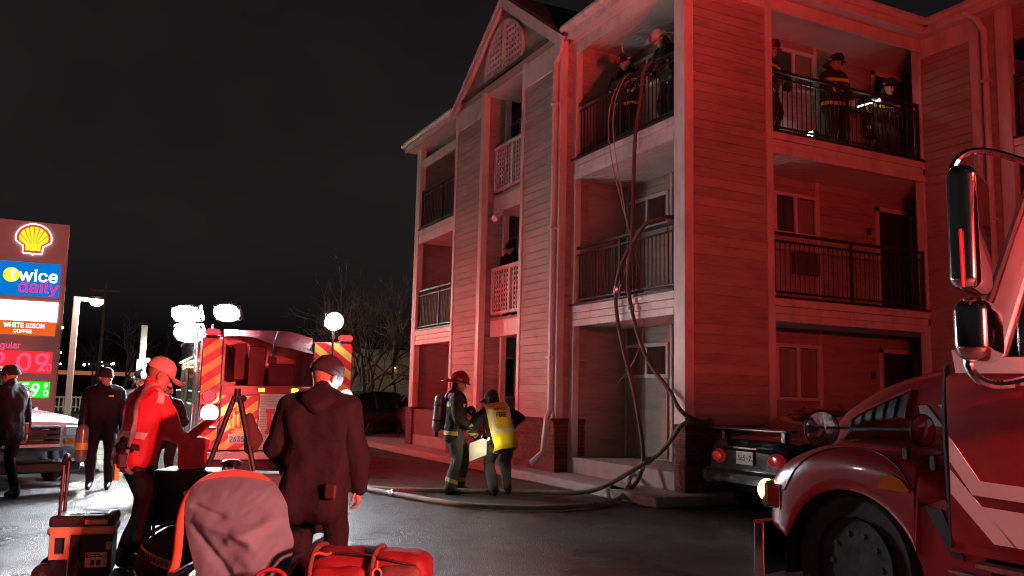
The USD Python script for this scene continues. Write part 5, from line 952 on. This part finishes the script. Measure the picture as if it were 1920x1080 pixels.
NP = (pw, RT+48)
# big man in the dark jacket with his back to the viewer
q = person('man in dark hooded jacket with a lamp added on his shoulder for a distant light, back to the viewer', (1.52, 6.02, 0), -30, 1.78, lean=7, head=(30, -38), lh=(-.24, .20, .92), rh=(.30, .06, .72), top='cloth_black', bottom='cloth_navy', bulk=.048, hem=-.20, seed=11, lf=(-.14, .06), rf=(.14, -.02), legbulk=.035, palms=((1, 0, 0), (-1, 0, 0)), curl=.8, wide=1.16, hs_=1.17)
T = q['T']; part(q['p'], 'hood', smooth_mesh(hullm([(T(-.085, -.095, .50), .05), (T(.085, -.095, .50), .05), (T(0, -.13, .44), .05), (T(0, -.06, .555), .06)]), .03, 5, .006, 3), 'cloth_black', smooth=True)
part(q['p'], 'hip_pouch', MB().box(T(.12, -.19, -.17), T(.20, -.13, -.06), .012), 'leather')
glow('lamp_added', (.80, .88, 1.0), 350.); glow('lamp_warm', (1.0, .86, .52), 460.)
lp = part(q['p'], 'shoulder_lamp', MB().box(T(.13, .03, .50), T(.19, .10, .57), .012), 'black_trim'); part(lp, 'lamp_lens', MB().ball(T(.165, .035, .548), .040, 2), 'lamp_added'); part(lp, 'lamp_strap', MB().tube(curve([T(.18, .1, .5), T(.16, .05, .53), T(.13, -.10, .50)], 10), .01, 6), 'black_trim')  # lamp and strap added in place of a distant light glaring past him
# firefighter with air pack and the woman in the yellow vest
q = person('firefighter with red helmet and air cylinder talking to the woman in the yellow vest', (5.18, 12.25, 0), RT+4, 1.84, lean=3, head=(12, 0), lh=(-.20, .26, .98), rh=(.20, .26, .96), top='turnout', bottom='trouser_grey', bulk=.045, legbulk=.045, hem=-.10, hat=('helmet', 'helmet_red', 'tape_yellow', 1), seed=13, lf=(-.14, .1), rf=(.14, -.05), gloves=True, curl=.9); turnout_bands(q); air_pack(q); FF = q
part(q['p'], 'face_mask', smooth_mesh(hullm([(q['T'](.06, .24, .30), .07), (q['T'](-.02, .26, .28), .06), (q['T'](.02, .30, .24), .04)]), .03, 2), 'black_trim', smooth=True)
q = person('woman in yellow reflective vest bending towards the firefighter, back to the viewer', (5.78, 11.82, 0), -2, 1.74, lean=24, side=-6, head=(18, 38), lh=(-.30, .30, .86), rh=(.24, .26, .98), eh=(.95, -.4, .1), drop=.06, top='cloth_black', bottom='trouser_grey', bulk=.028, legbulk=.032, hem=-.04, hat=('cap', 'beanie'), hair='hair_dark', seed=14, lf=(-.10, .02), rf=(.17, .12), wide=1.0)
T = q['T']; s_ = q['s']; rt, fw_, sp = q['right'], q['fwd'], q['sp']; b = .045
vest = smooth_mesh(unite([hullm([(T(-.09, 0, -.10), .10+b), (T(.09, 0, -.10), .10+b), (T(-.095, .02, .20), .095+b), (T(.095, .02, .20), .095+b)]), hullm([(T(-.095, .02, .20), .095+b), (T(.095, .02, .20), .095+b), (T(-.09, .01, .42), .115+b), (T(.09, .01, .42), .115+b)]), hullm([(T(-.09, .01, .42), .115+b), (T(.09, .01, .42), .115+b), (T(-.13, -.01, .50), .058+b), (T(.13, -.01, .50), .058+b)])]), .03, 5, .008, 9)
vp = patch(vest, [(T(0, 0, -.20), sp), (T(0, 0, .555), -sp), (T(-.205, 0, 0), rt), (T(.205, 0, 0), -rt)], .0); vpn = part(q['p'], 'vest', (np.array(vp.vertices), np.array(vp.faces)), 'vest_yellow', smooth=True)
def vstripe(o, ax, w, extra=()):
    g = patch(vp, [(A(*o)-A(*ax)*w/2, A(*ax)), (A(*o)+A(*ax)*w/2, -A(*ax))]+list(extra), .005); part(vpn, 'reflective_stripe', (np.array(g.vertices), np.array(g.faces)), 'tape', smooth=True)
vstripe(T(0, 0, .08), sp, .06); vstripe(T(-.15, 0, 0), rt, .055, [(T(0, 0, .08), sp)]); vstripe(T(.15, 0, 0), rt, .055, [(T(0, 0, .08), sp)])
from scipy.spatial import cKDTree
bv = np.array(vest.vertices); rel = bv-T(0, 0, 0); loc2 = np.stack([rel@rt, rel@sp], 1); back = (rel@fw_) < .02; KT = cKDTree(loc2[back]); BY = (rel@fw_)[back]
for txt, h_, z_, x_ in (('NASHVILLE', .040, .40, -.098), ('FIRE', .07, .29, -.085)):
    t = meshkit.text_mesh(txt, h_, .002, True); v = np.array(t.vertices); X_, Z_ = v[:, 0]*(.196/np.ptp(v[:, 0]))+x_ if txt == 'NASHVILLE' else v[:, 0]*(.17/np.ptp(v[:, 0]))+x_, v[:, 1]+z_
    dist, idx = KT.query(np.stack([X_, Z_], 1), k=6); y = BY[idx].mean(1)-.007-v[:, 2]
    part(vpn, 'vest_lettering', (T(0, 0, 0)+X_[:, None]*rt+Z_[:, None]*sp+y[:, None]*fw_, np.array(t.faces)[:, ::-1]), 'cloth_black' if txt == 'NASHVILLE' else 'leather')
part(q['p'], 'ponytail', smooth_mesh(hullm([(q['hc']+A(.03, -.09, -.06), .035), (q['hc']+A(.07, -.13, -.13), .022)]), .02, 2), 'hair_dark', smooth=True)
# firefighters on the top balconies
q = person('firefighter in dark helmet leaning on the top left balcony rail beside the ropes', (8.52, 12.55, F3+.001), 128, 1.78, lean=14, head=(24, -28), lh=(-.12, .30, 1.10), rh=(.20, .30, 1.12), top='turnout', bottom='turnout', bulk=.045, legbulk=.04, hat=('helmet', 'helmet_black', 'helmet_red', 1), seed=21, gloves=False); turnout_bands(q); air_pack(q)
q = person('firefighter in white helmet bending over the top left balcony rail with the hose', (8.56, 11.30, F3+.001), 100, 1.80, lean=22, head=(30, -30), lh=(-.16, .40, 1.06), rh=(.22, .36, 1.08), top='turnout', bottom='turnout', bulk=.045, legbulk=.04, hat=('helmet', 'helmet_white', 'helmet_red', 1), seed=22, gloves=True); turnout_bands(q); air_pack(q)
q = person('firefighter in red helmet half hidden by the corner wall on the top right balcony', (10.28, 10.85, F3+.001), 205, 1.80, lean=5, head=(10, -30), lh=(-.26, .22, 1.0), rh=(.26, .22, 1.0), top='turnout', bottom='turnout', bulk=.045, legbulk=.04, hat=('helmet', 'helmet_red', 'helmet_black', 1), seed=23, gloves=True); turnout_bands(q)
q = person('firefighter in dark helmet standing upright in the middle of the top right balcony', (11.80, 10.80, F3+.001), 168, 1.84, lean=4, head=(8, 6), lh=(-.28, .10, .85), rh=(.12, .32, 1.12), top='turnout', bottom='turnout', bulk=.05, legbulk=.04, hat=('helmet', 'helmet_black', 'helmet_black', 1), seed=24, gloves=True); turnout_bands(q)
q = person('firefighter crouching at the right end of the top right balcony with a torch', (13.05, 10.85, F3+.001), 160, 1.78, lean=26, drop=.16, head=(20, 10), lh=(-.10, .34, .92), rh=(.34, .30, 1.0), top='turnout', bottom='turnout', bulk=.05, legbulk=.04, hat=('helmet', 'helmet_black', 'helmet_black', 1), seed=25, gloves=True); turnout_bands(q)
q = person('dark figure behind the second floor lattice in the open stair', (8.42, 16.95, F2+.001), 120, 1.74, lean=6, head=(10, 0), top='cloth_black', bottom='cloth_black', bulk=.04, hat=('cap', 'beanie'), seed=26)
# ---------------------------------------------------------------- held and carried things
r0 = rotz(NP[1]+0); b0 = A(.50, 8.22, 0)+r0@NP[0]
single('notepad', MB().box((-.10, .0, .0), (.10, .27, .02), .004).xf(rotz(RT+45)@np.array([[1, 0, 0], [0, .8, .6], [0, -.6, .8]]).T, b0+A(.03, -.02, .02)), 'cloth_darkred', 'red folder held open by the man in the red jacket', 'notepad')
r1 = rotz(RT+4); f0 = A(5.18, 12.25, 0)
pv = []
for i in range(9):
    for k in range(7): a, b = -.13+.26*i/8, -.14+.28*k/6; pv.append((5.40+.86*a+.10*b+.02*math.sin(9*a+3*b), 11.84-.42*a+.24*b+.03*math.sin(10*a), .69+.22*a+.95*b+.03*math.sin(6*a)))
pf = [(i*7+k, (i+1)*7+k, (i+1)*7+k+1, i*7+k+1) for i in range(8) for k in range(6)]
single('paper_sheet', MB().raw(pv, pf), 'paper', 'white paper held low between the firefighter and the woman in the yellow vest', 'paper', smooth=True)
FL = thing('torch', 'small torch lighting the paper and the hem of the yellow vest', 'torch', loc=(5.40, 11.52, .86)); part(FL, 'torch_body', MB().cyl((-.10, -.02, .03), (.0, .0, 0), .018, .022, 10), 'black_trim'); part(FL, 'torch_lens', MB().ball((.012, .003, -.003), .02, 1), 'lamp_warm')
LT = thing('hand_lamp', 'handheld light stick glowing behind the top right balcony rail', 'torch', loc=(12.70, 10.62, 7.0)); part(LT, 'lamp_body', MB().cyl((.04, .0, .03), (.12, 0, .06), .03, n=10), 'black_trim'); glow('lamp_stick', (.85, 1.0, .90), 6.); glow('lamp_beam', (.85, .92, 1.0), 50.); part(LT, 'light_stick', MB().cyl((-.52, .0, -.19), (.04, 0, .03), .013, n=8), 'lamp_stick'); part(LT, 'lamp_tip', MB().ball((.03, -.01, .025), .028, 2), 'lamp_beam')
BL = thing('floor_lamp', 'bright work light on the top right balcony floor beside the upright firefighter', 'work light', loc=(11.42, 11.0, F3)); part(BL, 'lamp_housing', MB().box((-.02, -.08, .0), (.1, .08, .42), .015), 'black_trim'); part(BL, 'lamp_face', MB().box((-.035, -.06, .28), (-.02, .06, .40), .004), 'lamp_beam')
# air bottle carried by the man in dark uniform
AB = thing('air_bottle', 'long grey cylinder carried at the side of the man in dark uniform', 'cylinder', loc=(.10, 13.95, .38)); part(AB, 'bottle', smooth_mesh(hullm([((0, 0, .1), .085), ((0, 0, .48), .085)], 20), .04, 1), 'cylinder_grey', smooth=True); part(AB, 'valve', MB().cyl((0, 0, .55), (0, 0, .64), .025, n=10), 'black_trim'); part(AB, 'label_band', MB().cyl((0, 0, .2), (0, 0, .3), .0875, n=20), 'tape_yellow')

# ---------------------------------------------------------------- hoses and ropes
mat('hose_tan', (.32, .27, .21), .8, var=.25, scale=7., bump=.003, bscale=160, dirt=((.10, .08, .06), 3., .6)); mat('hose_dark', (.10, .055, .05), .7, var=.2, scale=8.); mat('rope', (.45, .33, .27), .8, var=.15, scale=40.)
HG = curve([(3.2, 14.9, .045), (3.98, 13.2, .045), (4.16, 12.19, .045), (4.41, 11.34, .045), (4.82, 10.46, .045), (5.43, 10.12, .045), (6.27, 10.15, .045), (7.0, 10.5, .06), (7.6, 11.1, .22), (8.4, 11.9, .24)], 90)
def hose(label, P, r, m, marks, name='fire_hose'):
    h = thing(name, label, 'hose'); P = np.array(P); n_ = len(P); w = np.array([meshkit.fbm(np.array([[i*.21, 1.7+r*90, 5.]]), 3, 3)[0]-.5 for i in range(n_)]); t = np.gradient(P, axis=0); t /= np.linalg.norm(t, axis=1, keepdims=True); sd = np.cross(t, [0, 0, 1.]); k = np.sin(np.linspace(0, math.pi, n_))**.5
    Q = P+sd*(w*k*(.10 if name == 'fire_hose' else .03))[:, None]; rr = r*(1+.10*np.array([meshkit.noise(np.array([[i*.6, 3.3, 1.]]), 2)[0]-.5 for i in range(n_)])); part(h, 'hose_line', MB().tube(Q, rr, 12), m, smooth=True)
    for f in marks: i = int(f*(n_-2)); d = Q[i+1]-Q[i]; d /= np.linalg.norm(d); part(h, 'coupling', MB().cyl(Q[i]-d*.06, Q[i]+d*.06, r*1.32, n=12).cyl(Q[i]-d*.02, Q[i]+d*.02, r*1.55, n=8), 'steel')
    return h
hose('pale fire hose curving across the asphalt nearest the viewer', HG, .036, 'hose_tan', (.33, .72))
HG2 = curve([(3.6, 14.2, .045), (4.07, 12.94, .045), (4.81, 12.38, .045), (5.6, 12.12, .045), (6.42, 11.6, .05), (7.05, 11.2, .12), (7.5, 10.8, .45), (7.8, 10.38, .85), (7.90, 10.19, 1.12), (8.15, 10.19, 1.18), (8.5, 10.2, 1.175)], 90)
hose('pale fire hose rising from the asphalt onto the brick pier at the corner', HG2, .036, 'hose_tan', (.82,))
hose('dark fire hose hanging from the top left balcony rail and looping past the lower rail', curve([(8.6, 10.95, 6.6), (8.2, 11.1, 7.02), (7.97, 11.20, 6.95), (7.93, 11.28, 6.6), (7.92, 11.40, 6.03), (7.92, 11.48, 5.2), (7.92, 11.50, 4.5), (7.91, 11.52, 3.95), (7.9, 11.60, 3.4), (7.9, 11.52, 3.0), (7.9, 11.25, 2.4), (7.9, 10.9, 1.95), (7.9, 10.43, 1.56), (7.88, 10.17, 1.32), (8.1, 10.12, 1.2), (8.4, 10.16, 1.2)], 80), .032, 'hose_dark', (.66,), 'hanging_hose')
hose('reddish fire hose looping over the second floor rail down to the pavement', curve([(8.8, 11.0, 4.1), (8.35, 10.8, 4.34), (8.0, 11.05, 4.34), (7.92, 11.50, 4.02), (7.9, 11.80, 3.7), (7.9, 11.95, 3.3), (7.9, 11.90, 2.8), (7.88, 11.65, 2.2), (7.86, 11.40, 1.7), (7.85, 11.17, 1.06), (7.8, 11.03, .5), (7.6, 10.95, .2), (7.2, 11.0, .19)], 80), .032, 'hose_dark', (.4, .9), 'hanging_hose')
for k, (y0, y1, zb, lb) in enumerate(((11.98, 11.92, 1.72, 'left one of the two thin pale ropes hanging from the top balcony'), (11.86, 11.86, 3.3, 'right one of the two thin pale ropes hanging from the top balcony'))):
    single('rope', MB().tube(curve([(8.4, y0, 6.9), (8.05, y0, 7.03), (7.95, y0, 6.9), (7.93, (y0+y1)/2, 5), (7.91, y1, zb)], 40), .009, 5), 'rope', lb, 'rope', smooth=True)
PP = single('pike_pole', MB().cyl((8.42, 12.42, 7.2), (8.52, 12.78, 8.05), .014, n=8).cyl((8.52, 12.78, 8.05), (8.53, 12.80, 8.11), .01, .002, 6), 'tape_yellow', 'thin yellow pole held upright by the firefighter at the top left balcony', 'pole')

# ---------------------------------------------------------------- wheeled cooler
mat('cooler_blue', (.008, .024, .055), .5, var=.12, bump=.001, bscale=120); mat('cooler_tan', (.55, .40, .20), .55, var=.08); mat('cooler_lid', (.025, .027, .032), .4, var=.15)
CL = thing('wheeled_cooler', 'dark blue wheeled cooler with orange band, side latches and raised pull handle', 'cooler', loc=(.13, 7.62, 0), rz=-8)
def rb(lo, hi, r, seg=12):
    lo, hi = A(*lo), A(*hi); return m3.Manifold.batch_hull([m3.Manifold.sphere(r, seg).translate(tuple(np.where(A(i, j, k) > 0, hi-r, lo+r))) for i in (0, 1) for j in (0, 1) for k in (0, 1)])
part(CL, 'cooler_body', rb((-.22, -.19, .04), (.22, .19, .38), .04), 'cooler_blue', smooth=40); part(CL, 'band', rb((-.235, -.205, .37), (.235, .205, .435), .025), 'cooler_tan', smooth=40); ld = part(CL, 'lid', rb((-.23, -.20, .425), (.23, .20, .515), .03), 'cooler_lid', smooth=40)
part(ld, 'lid_recess', MB().box((-.1, -.11, .512), (.17, .11, .522), .004), 'steel'); part(ld, 'lid_catch', MB().box((.02, -.215, .45), (.18, -.195, .485), .006), 'cooler_tan')
for x in (-.14, .20):
    l_ = MB().poly(sbox(-.065, .2, .065, .42).difference(sbox(-.035, .24, .035, .36)), (x, -.192, 0), (1, 0, 0), (0, 0, 1), .0, .03) if x < 0 else MB().box((x-.02, -.215, .26), (x+.015, -.19, .32), .006); part(CL, 'latch', l_, 'cooler_tan')
part(CL, 'corner_rib', MB().box((-.075, -.205, .05), (.0, -.185, .37), .008), 'cooler_lid'); part(CL, 'corner_rib', MB().box((-.08, -.2, .05), (-.068, -.188, .37), .003), 'cooler_tan')
st = part(CL, 'sticker', MB().box((.04, -.194, .13), (.19, -.188, .24), .001), 'plate_white')
for x0, z0, x1, z1, m in ((.072, .20, .10, .235, 'chev_red'), (.105, .205, .19, .215, 'ink'), (.105, .222, .175, .230, 'ink'), (.11, .145, .135, .185, 'ink'), (.15, .145, .18, .185, 'ink'), (.195, .14, .215, .235, 'gold')): part(st, 'sticker_print', MB().box((x0-.03, -.1955, z0), (x1-.03, -.193, z1)), m)
for s in (-1, 1): w = part(CL, 'wheel', MB().lathe([(0, -.03), (.075, -.03), (.082, -.015), (.082, .015), (.075, .03), (0, .03)], (0, 0, 0), 20, 'y').xf(None, (-.24, s*.19-.03*s, .085)), 'rubber'); part(w, 'hub', MB().cyl((-.24, s*.20, .085), (-.24, s*.20+s*.012, .085), .03), 'steel')
hd_ = part(CL, 'pull_handle', MB().tube([(-.17, -.11, .44), (-.17, -.11, .90)], .013, 8).tube([(-.17, .11, .44), (-.17, .11, .90)], .013, 8), 'black_trim'); part(hd_, 'handle_grip', MB().tube(curve([(-.17, -.125, .89), (-.17, -.09, .925), (-.17, .09, .925), (-.17, .125, .89)], 14), .018, 8), 'black_trim')

# ---------------------------------------------------------------- stretcher with grey sheet, bags, gear on the ground
mat('sheet_grey', (.125, .26, .30), .9, var=.06, scale=3., bump=.004, bscale=14, sheen=.2); mat('strap_orange', (.62, .16, .08), .6, var=.1); mat('bag_red', (.15, .010, .014), .7, var=.12, scale=6., bump=.006, bscale=16); mat('bag_brown', (.10, .05, .04), .8, var=.15, bump=.003, bscale=60); mat('bag_tan', (.50, .28, .16), .7, var=.1); mat('bag_black', (.015, .014, .015), .7, var=.25, bump=.004, bscale=30)
SO = A(1.04, 5.95, 0); SR = -30.
ST = thing('stretcher', 'raised ambulance stretcher with orange rail under a crumpled grey sheet', 'stretcher', loc=SO, rz=SR)
def bk(u, w): return A(u*.31, .05-.42*(1-w)+.12*0, .36+.54*w)   # the raised backrest, seen from behind; w from 0 bottom to 1 top
fr = MB().tube(curve([A(-.33, -.30, .34), A(-.385, -.09, .66), A(-.37, .0, .80), A(-.30, .055, .885), A(-.16, .07, .93), A(0, .07, .925), A(.12, .06, .88), A(.22, -.0, .76), A(.24, -.30, .34)], 50), .028, 10)
part(ST, 'backrest_rail', fr, 'strap_orange', smooth=True)
part(ST, 'mattress', rb((-.28, .0, .44), (.28, 1.25, .53), .04), 'bag_black', smooth=40); part(ST, 'stretcher_frame', MB().tube([(-.29, -.4, .36), (-.29, 1.3, .40)], .02).tube([(.29, -.4, .36), (.29, 1.3, .40)], .02).tube([(-.29, .3, .38), (.29, .3, .38)], .018).tube([(-.29, 1.2, .40), (.29, 1.2, .40)], .018), 'steel')
for x in (-.26, .26):
    for y in (-.3, 1.15): 
        part(ST, 'leg', MB().tube([(x, .45, .38), (x, y, .12)], .018), 'steel'); w = part(ST, 'wheel', MB().lathe([(0, -.02), (.07, -.02), (.075, 0), (.07, .02), (0, .02)], (0, 0, 0), 18, 'x').xf(None, (x, y, .075)), 'rubber'); part(w, 'hub', MB().cyl((x-.024, y, .075), (x+.024, y, .075), .025), 'steel')
n1, n2 = 60, 80; pts = []
YY = np.array([1060, 1030, 1000, 970, 940, 912, 897, 890.]); WW = (1062-YY)/172; KL = PchipInterpolator(WW, (np.array([388, 371, 352, 336, 329, 335, 355, 385.])-430)/272); KR = PchipInterpolator(WW, (np.array([505, 540, 538, 524, 512, 488, 462, 430.])-430)/272)
def crease(x, w, x0, w0, x1, w1, sig):               # distance to a crease line as a soft ridge
    d = np.array([x1-x0, w1-w0]); L = np.linalg.norm(d); d /= L; q = np.array([x-x0, w-w0]); t = np.clip(q@d, 0, L); r = np.linalg.norm(q-d*t); return math.exp(-(r/sig)**2)*min(1, t/L*3+.2)
for i in range(n1):
    for j in range(n2):
        u = i/(n1-1); w = max(.012, min(1, (1-j/(n2-1))*.988+.012)); l_, r_ = float(KL(w)), float(KR(w)); x = l_+(r_-l_)*u; uu = 2*u-1
        top = max(0, (w-.8)/.2); y = -.36+.36*w+.10*top**2+.07*abs(uu)**2.5-.03; z = .30+.64*w
        nz = meshkit.fbm(np.array([[x*6+7, w*4.0-x*3, 3.3]]), 4, 5)[0]-.5
        y -= .07*nz+2.2*(0)+.034*crease(x, w, -.30, .60, .12, .42, .06)+.035*crease(x, w, -.05, .62, .30, .22, .055)-.03*crease(x, w, -.28, .52, .05, .10, .03)+.035*crease(x, w, .30, .62, .02, .40, .05)-.025*crease(x, w, -.33, .70, -.1, .60, .03)+.03*crease(x, w, .05, .35, .34, .05, .06)
        if w > .95: y += .03*(w-.95)/.05
        pts.append((x, y, z+.02*nz*(1-w)))
f = [(i*n2+j, (i+1)*n2+j, (i+1)*n2+j+1, i*n2+j+1) for i in range(n1-1) for j in range(n2-1)]
SH_ = single('grey_sheet', MB().raw(np.array(pts)@rotz(SR).T+SO, f), 'sheet_grey', 'crumpled grey sheet draped over the raised back of the stretcher', 'sheet', smooth=True)
NB_ = thing('shoulder_bag', 'black bag with dark red trim lying below the grey sheet at the bottom edge', 'bag', loc=(1.10, 5.30, .0), rz=-26)
part(NB_, 'bag_body', smooth_mesh(rb((-.24, -.14, .0), (.26, .16, .37), .09), .05, 2, .014, 4), 'bag_black', smooth=True); part(NB_, 'trim', MB().tube(curve([(-.18, -.10, .36), (-.06, -.11, .385), (.02, -.06, .40), (.10, -.11, .37), (.24, -.1, .34)], 24), .016, 8), 'cloth_darkred', smooth=True); part(NB_, 'handle', MB().tube(curve([(-.1, 0, .37), (-.06, 0, .43), (.06, 0, .43), (.1, 0, .37)], 16), .012, 8), 'cloth_darkred', smooth=True)
# red medical bag
RB = thing('medical_bag', 'large red medical bag with tan stripes, brown end pocket and ring zip pull', 'bag', loc=(1.66, 5.15, 0), rz=-29)
part(RB, 'bag_body', smooth_mesh(rb((-.37, -.19, .0), (.37, .19, .555), .10), .045, 2, .012, 6), 'bag_red', smooth=True)
part(RB, 'end_pocket', smooth_mesh(rb((.08, -.235, .06), (.33, -.12, .50), .05), .05, 2, .004, 7), 'bag_brown', smooth=True); part(RB, 'front_pocket', smooth_mesh(rb((-.32, -.24, .05), (.03, -.12, .485), .05), .04, 2, .008, 9), 'bag_red', smooth=True)
for x in (-.24, -.07): part(RB, 'tan_stripe', MB().poly(Polygon([(x-.035, .04), (x+.015, .04), (x+.075, .44), (x+.03, .44)]), (0, -.249, 0), (1, 0, 0), (0, 0, 1), 0, .004), 'bag_tan')
for x in (-.31, .05): part(RB, 'webbing', MB().tube(curve([(x, -.235, .05), (x, -.245, .40), (x, -.2, .53), (x, -.05, .575), (x, .15, .55)], 24), .016, 6), 'bag_brown', smooth=True)
part(RB, 'zip_line', MB().tube(curve([(-.34, -.19, .47), (-.25, -.185, .535), (.1, -.185, .54), (.3, -.17, .5)], 24), .007, 6), 'bag_black')
part(RB, 'zip_pull', MB().tube([A(.085, -.25, .465)+.026*A(math.cos(t), 0, math.sin(t)) for t in np.linspace(0, 6.283, 18)], .006, 6).cyl((.085, -.245, .49), (.08, -.22, .53), .005, n=6), 'bag_tan'); part(RB, 'zip_pull', MB().tube(curve([(-.30, -.19, .545), (-.27, -.19, .558), (-.24, -.19, .552), (-.20, -.19, .562)], 10), .008, 6), 'strap_orange')
part(RB, 'buckle', MB().box((.36, -.08, .33), (.40, -.02, .39), .01), 'bag_brown')
# round black gear bag, cylinder on the ground, dark gear
GB = thing('gear_bag', 'round black gear bag with a printed pale band beside the stretcher', 'bag', loc=(.70, 7.0, .0), rz=-20)
part(GB, 'bag_body', smooth_mesh(hullm([((-.04, 0, .22), .20), ((.06, 0, .30), .19)], 24), .05, 2, .01, 5), 'bag_black', smooth=True)
bnd = MB(); v = []; 
for i in range(25):
    t = -2.75+1.75*i/24
    for zz, k in ((-.035, 0), (.035, 0)): r = .215; v.append((.01+r*math.cos(t), r*math.sin(t)*.98, .33-.13*(i/24)+zz))
bn = part(GB, 'printed_band', (np.array(v), np.array([(2*i, 2*i+2, 2*i+3, 2*i+1) for i in range(24)])), 'bag_tan', smooth=True)
for k in range(9): t = -2.5+.13*k; part(bn, 'print', MB().box((-.008, -.002, -.018), (.010 if k % 3 else .004, .002, .018)).xf(rotz(math.degrees(t)+90), (.01+.219*math.cos(t), .215*math.sin(t), .33-.13*((t+2.75)/1.75))), 'ink')
part(GB, 'strap', MB().tube(curve([(-.2, .02, .25), (-.1, -.05, .45), (.1, -.02, .5), (.22, .02, .3)], 20), .014, 6), 'leather', smooth=True)
OC = thing('oxygen_cylinder', 'pale labelled oxygen cylinder lying on the ground at the bottom edge', 'cylinder', loc=(.62, 6.72, .0), rz=-22)
part(OC, 'cylinder_body', smooth_mesh(hullm([((-.20, 0, .085), .082), ((.20, 0, .085), .082)], 22), .04, 1), 'bag_tan', smooth=True); part(OC, 'neck_valve', MB().cyl((.27, 0, .085), (.36, 0, .085), .025, n=10).cyl((.33, 0, .05), (.33, 0, .13), .02, n=8), 'steel'); part(OC, 'strap', MB().cyl((.04, 0, .085), (.08, 0, .085), .0845, n=22), 'bag_black')
o_ = part(OC, 'label', MB().box((-.16, -.0835, .06), (-.04, -.080, .12)), 'paper'); part(o_, 'label_print', MB().box((-.13, -.085, .075), (-.11, -.083, .105)).box((-.095, -.085, .075), (-.08, -.083, .105)), 'ink')
# table with the urn and metal case, tripod
mat('case_metal', (.55, .55, .56), .3, metal=.9, var=.1)
TB = thing('folding_table', 'low white topped folding table in front of the fire engine', 'table', loc=(1.42, 7.85, 0), rz=-26)
part(TB, 'table_top', MB().box((-.48, -.32, .60), (.34, .34, .64), .01), 'frame_white')
for x in (-.42, .28):
    for y in (-.27, .29): part(TB, 'leg', MB().cyl((x, y, 0), (x, y, .60), .016, n=8), 'steel')
UR = thing('coffee_urn', 'steel vacuum urn with a dark lid standing on the folding table', 'urn', loc=(1.24, 7.86, .64), rz=-26)
part(UR, 'urn_body', MB().lathe([(0, 0), (.072, 0), (.078, .01), (.078, .19), (.07, .2), (0, .2)], (0, 0, 0), 24), 'steel', smooth=35); l_ = part(UR, 'lid', MB().lathe([(0, .20), (.085, .20), (.085, .235), (.05, .25), (0, .25)], (0, 0, 0), 24), 'black_trim', smooth=35); part(l_, 'spout', MB().cyl((0, -.06, .225), (0, -.13, .205), .014, n=8), 'black_trim')
MC = thing('metal_case', 'brushed metal case with a bright lit top on the folding table', 'case', loc=(1.55, 7.74, .64), rz=-26)
part(MC, 'case_body', MB().box((-.17, -.13, .0), (.17, .13, .11), .01), 'case_metal'); c2 = part(MC, 'case_lid', MB().box((-.175, -.135, .112), (.175, .135, .145), .008), 'case_metal'); part(c2, 'clasp', MB().box((-.03, -.142, .08), (.03, -.134, .125), .002), 'steel')
TP = thing('tripod', 'black folded light tripod standing before the fire engine tail', 'tripod', loc=(1.48, 9.3, 0), rz=-26)
for a, m in (((-.42, -.1), 'black_trim'), ((.42, -.15), 'black_trim'), ((.28, .25), 'cooler_tan')): l_ = part(TP, 'leg', MB().cyl((a[0]*.06, a[1]*.06, 1.42), (a[0]*.62, a[1]*.62, .62), .030, .026, 8), m); part(l_, 'lower_leg', MB().cyl((a[0]*.60, a[1]*.60, .66), (a[0], a[1], .0), .018, .018, 8), m)
part(TP, 'apex', MB().cyl((0, 0, 1.36), (0, 0, 1.5), .04, .03, 10).ball((.06, 0, 1.40), .04, 1), 'black_trim'); part(TP, 'hanging_sack', smooth_mesh(hullm([((.14, 0, 1.2), .05), ((.2, 0, .98), .09), ((.17, 0, .9), .07)]), .03, 3, .012, 3), 'bag_brown', smooth=True)
BK = thing('red_bucket', 'tall red tub on the dark cart beside the man in the red jacket', 'tub', loc=(.97, 8.35, .78), rz=-26); part(BK, 'tub', MB().lathe([(0, 0), (.12, 0), (.135, .22), (.145, .24), (.138, .25), (.125, .235), (.11, .02), (0, .02)], (0, 0, 0), 24), 'cloth_red', smooth=35); part(BK, 'lid', MB().lathe([(0, .28), (.10, .275), (.142, .25), (.142, .238), (0, .24)], (0, 0, 0), 24), 'cloth_red', smooth=35)
CT = thing('dark_cart', 'black equipment cart between the red jacketed man and the stretcher', 'cart', loc=(.98, 8.3, 0), rz=-26); part(CT, 'cart_body', rb((-.30, -.2, .30), (.30, .25, .775), .03), 'bag_black', smooth=40)
for x in (-.26, .26):
    for y in (-.15, .2): part(CT, 'caster', MB().cyl((x, y, .08), (x, y, .31), .015, n=8).lathe([(0, -.02), (.05, -.02), (.05, .02), (0, .02)], (0, 0, 0), 14, 'x') if False else MB().cyl((x, y, .06), (x, y, .31), .015, n=8).cyl((x-.02, y, .055), (x+.02, y, .055), .055, n=14), 'rubber')
FBX = [] 
for k, (px, pz) in enumerate(((-.28, .66), (-.25, .56), (.29, .72))): part(CT, 'chrome_knob', MB().ball((px, -.21, pz), .022, 1), 'chrome')
